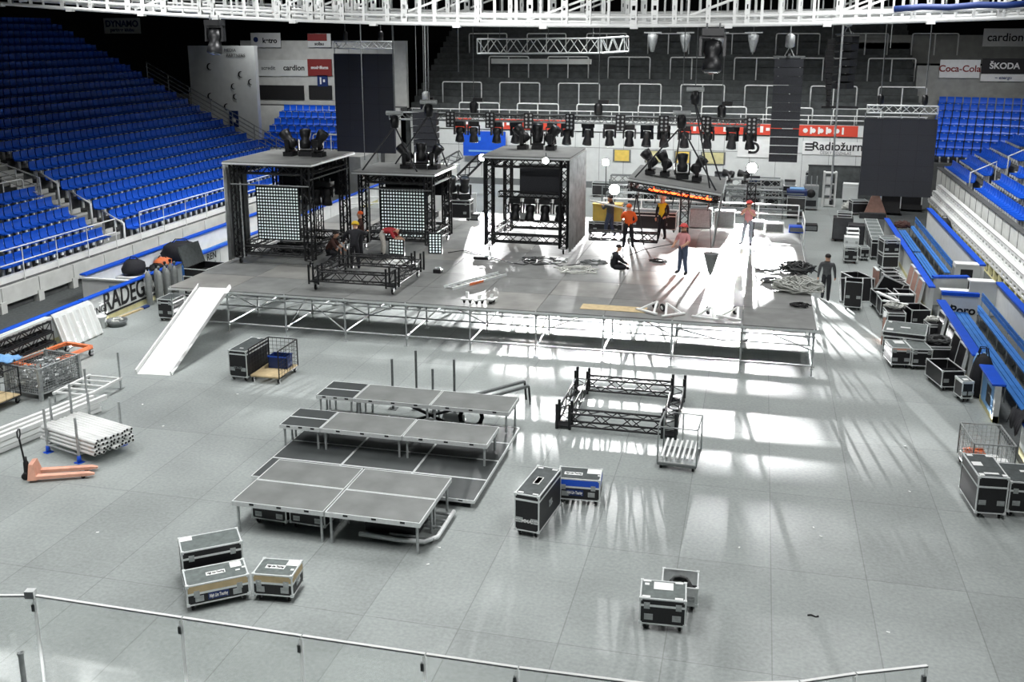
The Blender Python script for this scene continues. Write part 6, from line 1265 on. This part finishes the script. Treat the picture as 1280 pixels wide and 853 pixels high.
person('person in dark grey hooded jacket walking away beside the right case row', stand_at(1031, 376, 0), -4, dict(walkL, elL=(-.27,-.08,1.16), wrL=(-.3,-.02,.9), paL=(-.3,.0,.83), elR=(.27,-.06,1.16), wrR=(.3,.06,.9), paR=(.3,.09,.83), shL=(-.21,0,1.42), shR=(.21,0,1.42)), ('greyjacket','dark'))
person('person in orange vest standing with back turned on the stage rear', stand_at(785, 311, S0), 10, dict(anL=(-.17,0,.09), toL=(-.22,.18,.045), knL=(-.15,.02,.5), anR=(.17,0,.09), toR=(.2,.18,.045), knR=(.14,.02,.5), elR=(.3,.02,1.16), wrR=(.2,.2,1.0), paR=(.15,.24,.97), elL=(-.28,.08,1.2), wrL=(-.12,.28,1.25), paL=(-.06,.3,1.26)), ('orangevest','dark'), ('hair','orangevest'), 'orangevest')
person('person in yellow vest and white helmet standing beside the long black case', stand_at(827, 299, S0), 170, dict(elL=(-.26,.06,1.15), wrL=(-.2,.22,.98), paL=(-.16,.27,.95), anL=(-.14,0,.09), anR=(.14,0,.09)), ('dark','dark'), ('helmet','helmetw'), 'yellowvest')
pp = stand_at(762, 297, S0)
person('person in dark green-grey hoodie carrying a pole on the shoulder', pp, 60, dict(walkL, elR=(.3,.1,1.25), wrR=(.22,.22,1.48), paR=(.2,.22,1.55), elL=(-.3,.12,1.22), wrL=(-.15,.3,1.3), paL=(-.1,.34,1.33)), ('greyjacket','jeans'))
tag(MB().beam((pp[0]-.85,pp[1]-.25,S0+1.63),(pp[0]+1.0,pp[1]-.35,S0+1.3),.07,.06).build('wooden_pole', 'paper'), 'pale pole carried on the shoulder of the dark-hooded person', 'pole')
person('person in red helmet and pink shirt pulling a line on the bright deck', stand_at(853, 343, S0), 150, dict(elL=(-.27,.08,1.2), wrL=(-.2,.25,1.1), paL=(-.18,.31,1.09), elR=(.3,.02,1.17), wrR=(.28,.2,1.02), paR=(.27,.26,1.0), anL=(-.15,.0,.09), toL=(-.2,.17,.045), anR=(.17,-.02,.09), toR=(.22,.15,.045)), ('pinkshirt','jeans'), ('helmet','helmetr'), None, False)
person('person in red helmet with raised arms at the rear of the bright deck', stand_at(934, 307, S0), 165, dict(elL=(-.27,.12,1.22), wrL=(-.1,.28,1.42), paL=(-.06,.28,1.5), elR=(.27,.14,1.24), wrR=(.1,.28,1.42), paR=(.05,.28,1.5), anL=(-.14,.05,.09), toL=(-.17,.22,.045), knL=(-.12,.06,.5), anR=(.24,-.05,.09), toR=(.3,.1,.045), knR=(.18,0,.5)), ('pinkshirt','jeanslt'), ('helmet','helmetr'), None, False)
person('person in black hoodie with white back print sitting cross-legged on the stage', stand_at(766, 338, S0), -60, dict(pelvis=(0,0,.13), spine=(0,.03,.32), chest=(0,.1,.52), neck=(0,.17,.66), jaw=(0,.21,.73), head=(0,.22,.81), top=(0,.22,.88), shL=(-.19,.09,.58), elL=(-.27,.25,.36), wrL=(-.18,.45,.26), paL=(-.13,.5,.22), shR=(.19,.09,.58), elR=(.27,.25,.36), wrR=(.18,.45,.26), paR=(.13,.5,.22), hiL=(-.1,.03,.12), knL=(-.34,.36,.16), anL=(.02,.5,.08), toL=(.2,.52,.06), hiR=(.1,.03,.12), knR=(.34,.36,.16), anR=(-.02,.38,.08), toR=(-.2,.42,.06)), ('dark','dark'), ('hair','hair'))
MB().lathe([(.02,0),(.1,.005),(.1,.01)], 10, 0, face_to((0,-.055,.5),(0,-1,.25))).build('back_print', 'paper', bpy.data.objects['person.006'])
person('person in yellow helmet and dark overalls leaning over the low stage frame', stand_at(444, 337, S0), 15, dict(spine=(0,.1,1.1), chest=(0,.24,1.26), neck=(0,.33,1.38), jaw=(0,.4,1.43), head=(0,.43,1.51), top=(0,.45,1.58), shL=(-.19,.25,1.34), elL=(-.4,.35,1.13), wrL=(-.45,.5,.92), paL=(-.46,.54,.86), shR=(.19,.25,1.34), elR=(.36,.4,1.2), wrR=(.4,.6,1.25), paR=(.4,.67,1.26), anL=(-.12,-.05,.09), anR=(.14,0,.09)), ('dark','dark'), ('helmet','helmety'))
person('person in brown T-shirt crouching beside the low stage frame, facing right', stand_at(409, 329, S0), -75, dict(pelvis=(0,0,.42), spine=(0,.12,.6), chest=(0,.24,.78), neck=(0,.3,.93), jaw=(0,.35,1.0), head=(0,.36,1.08), top=(0,.36,1.15), shL=(-.19,.24,.86), elL=(-.24,.42,.62), wrL=(-.18,.6,.48), paL=(-.15,.66,.45), shR=(.19,.24,.86), elR=(.26,.4,.6), wrR=(.2,.55,.42), paR=(.18,.6,.38), hiL=(-.1,.02,.4), knL=(-.2,.42,.5), anL=(-.16,.1,.1), toL=(-.18,.3,.045), hiR=(.1,.02,.4), knR=(.2,.42,.42), anR=(.16,.05,.1), toR=(.18,.25,.045)), ('brown','dark'), ('hair','hair'), None, False)
person('person in red shirt and pale trousers bending over the small LED panel', stand_at(478, 320, S0), -85, dict(pelvis=(0,0,.9), spine=(0,.17,1.0), chest=(0,.36,1.04), neck=(0,.52,1.02), jaw=(0,.6,.99), head=(0,.67,.96), top=(0,.74,.94), face=(0,.3,-1), shL=(-.18,.4,1.0), elL=(-.22,.55,.74), wrL=(-.16,.74,.66), paL=(-.12,.8,.64), shR=(.18,.4,1.0), elR=(.22,.55,.74), wrR=(.16,.74,.7), paR=(.12,.8,.7), hiL=(-.09,0,.88), knL=(-.12,.02,.48), anL=(-.14,-.08,.09), toL=(-.15,.1,.045), hiR=(.09,0,.88), knR=(.12,.12,.48), anR=(.14,.1,.09), toR=(.15,.28,.045)), ('redshirt','cargowhite'), ('hair','hair'), None, False)
person('person in brown jacket and orange cap behind the yellow-helmeted worker', stand_at(452, 322, S0), 120, dict(elL=(-.3,.12,1.2), wrL=(-.3,.35,1.1), paL=(-.3,.42,1.09), anL=(-.13,0,.09), anR=(.13,0,.09)), ('brown','dark'), ('hair','orangevest'))
# lamps' real light
def flat_spot(name, loc, tgt, e, half, sx, blend=.15, r=.05):
    o = spot(name, loc, tgt, e, 2*half, blend, r); o.scale = (sx, 1, 1); return o
flat_spot('flood_rear', (-6.8, 51.3, 1.585), (-7.5, 31.3, .2), 200000, 5.0, 9)
flat_spot('flood_rear', (-11.8, 51.6, 1.585), (-10.5, 31.6, .2), 90000, 5.0, 8)
flat_spot('flood_rear', (-.2, 51.3, 1.585), (-.6, 31.3, .2), 150000, 5.0, 5)
flat_spot('flood_stage_right', tuple(P5), (-.78, P5.y-10, P5.z-10*math.tan(R(13))), 175000, 7.7, 1.85, .1, .06)
flat_spot('flood_stage', tuple(P1), (-7, 38, SZ), 14000, 8, 5, .4, .06)
for P in (P2, P4): spot('flood_rear_small', tuple(P), (P.x*.95, 42, SZ), 4500, 50, .5, .06)
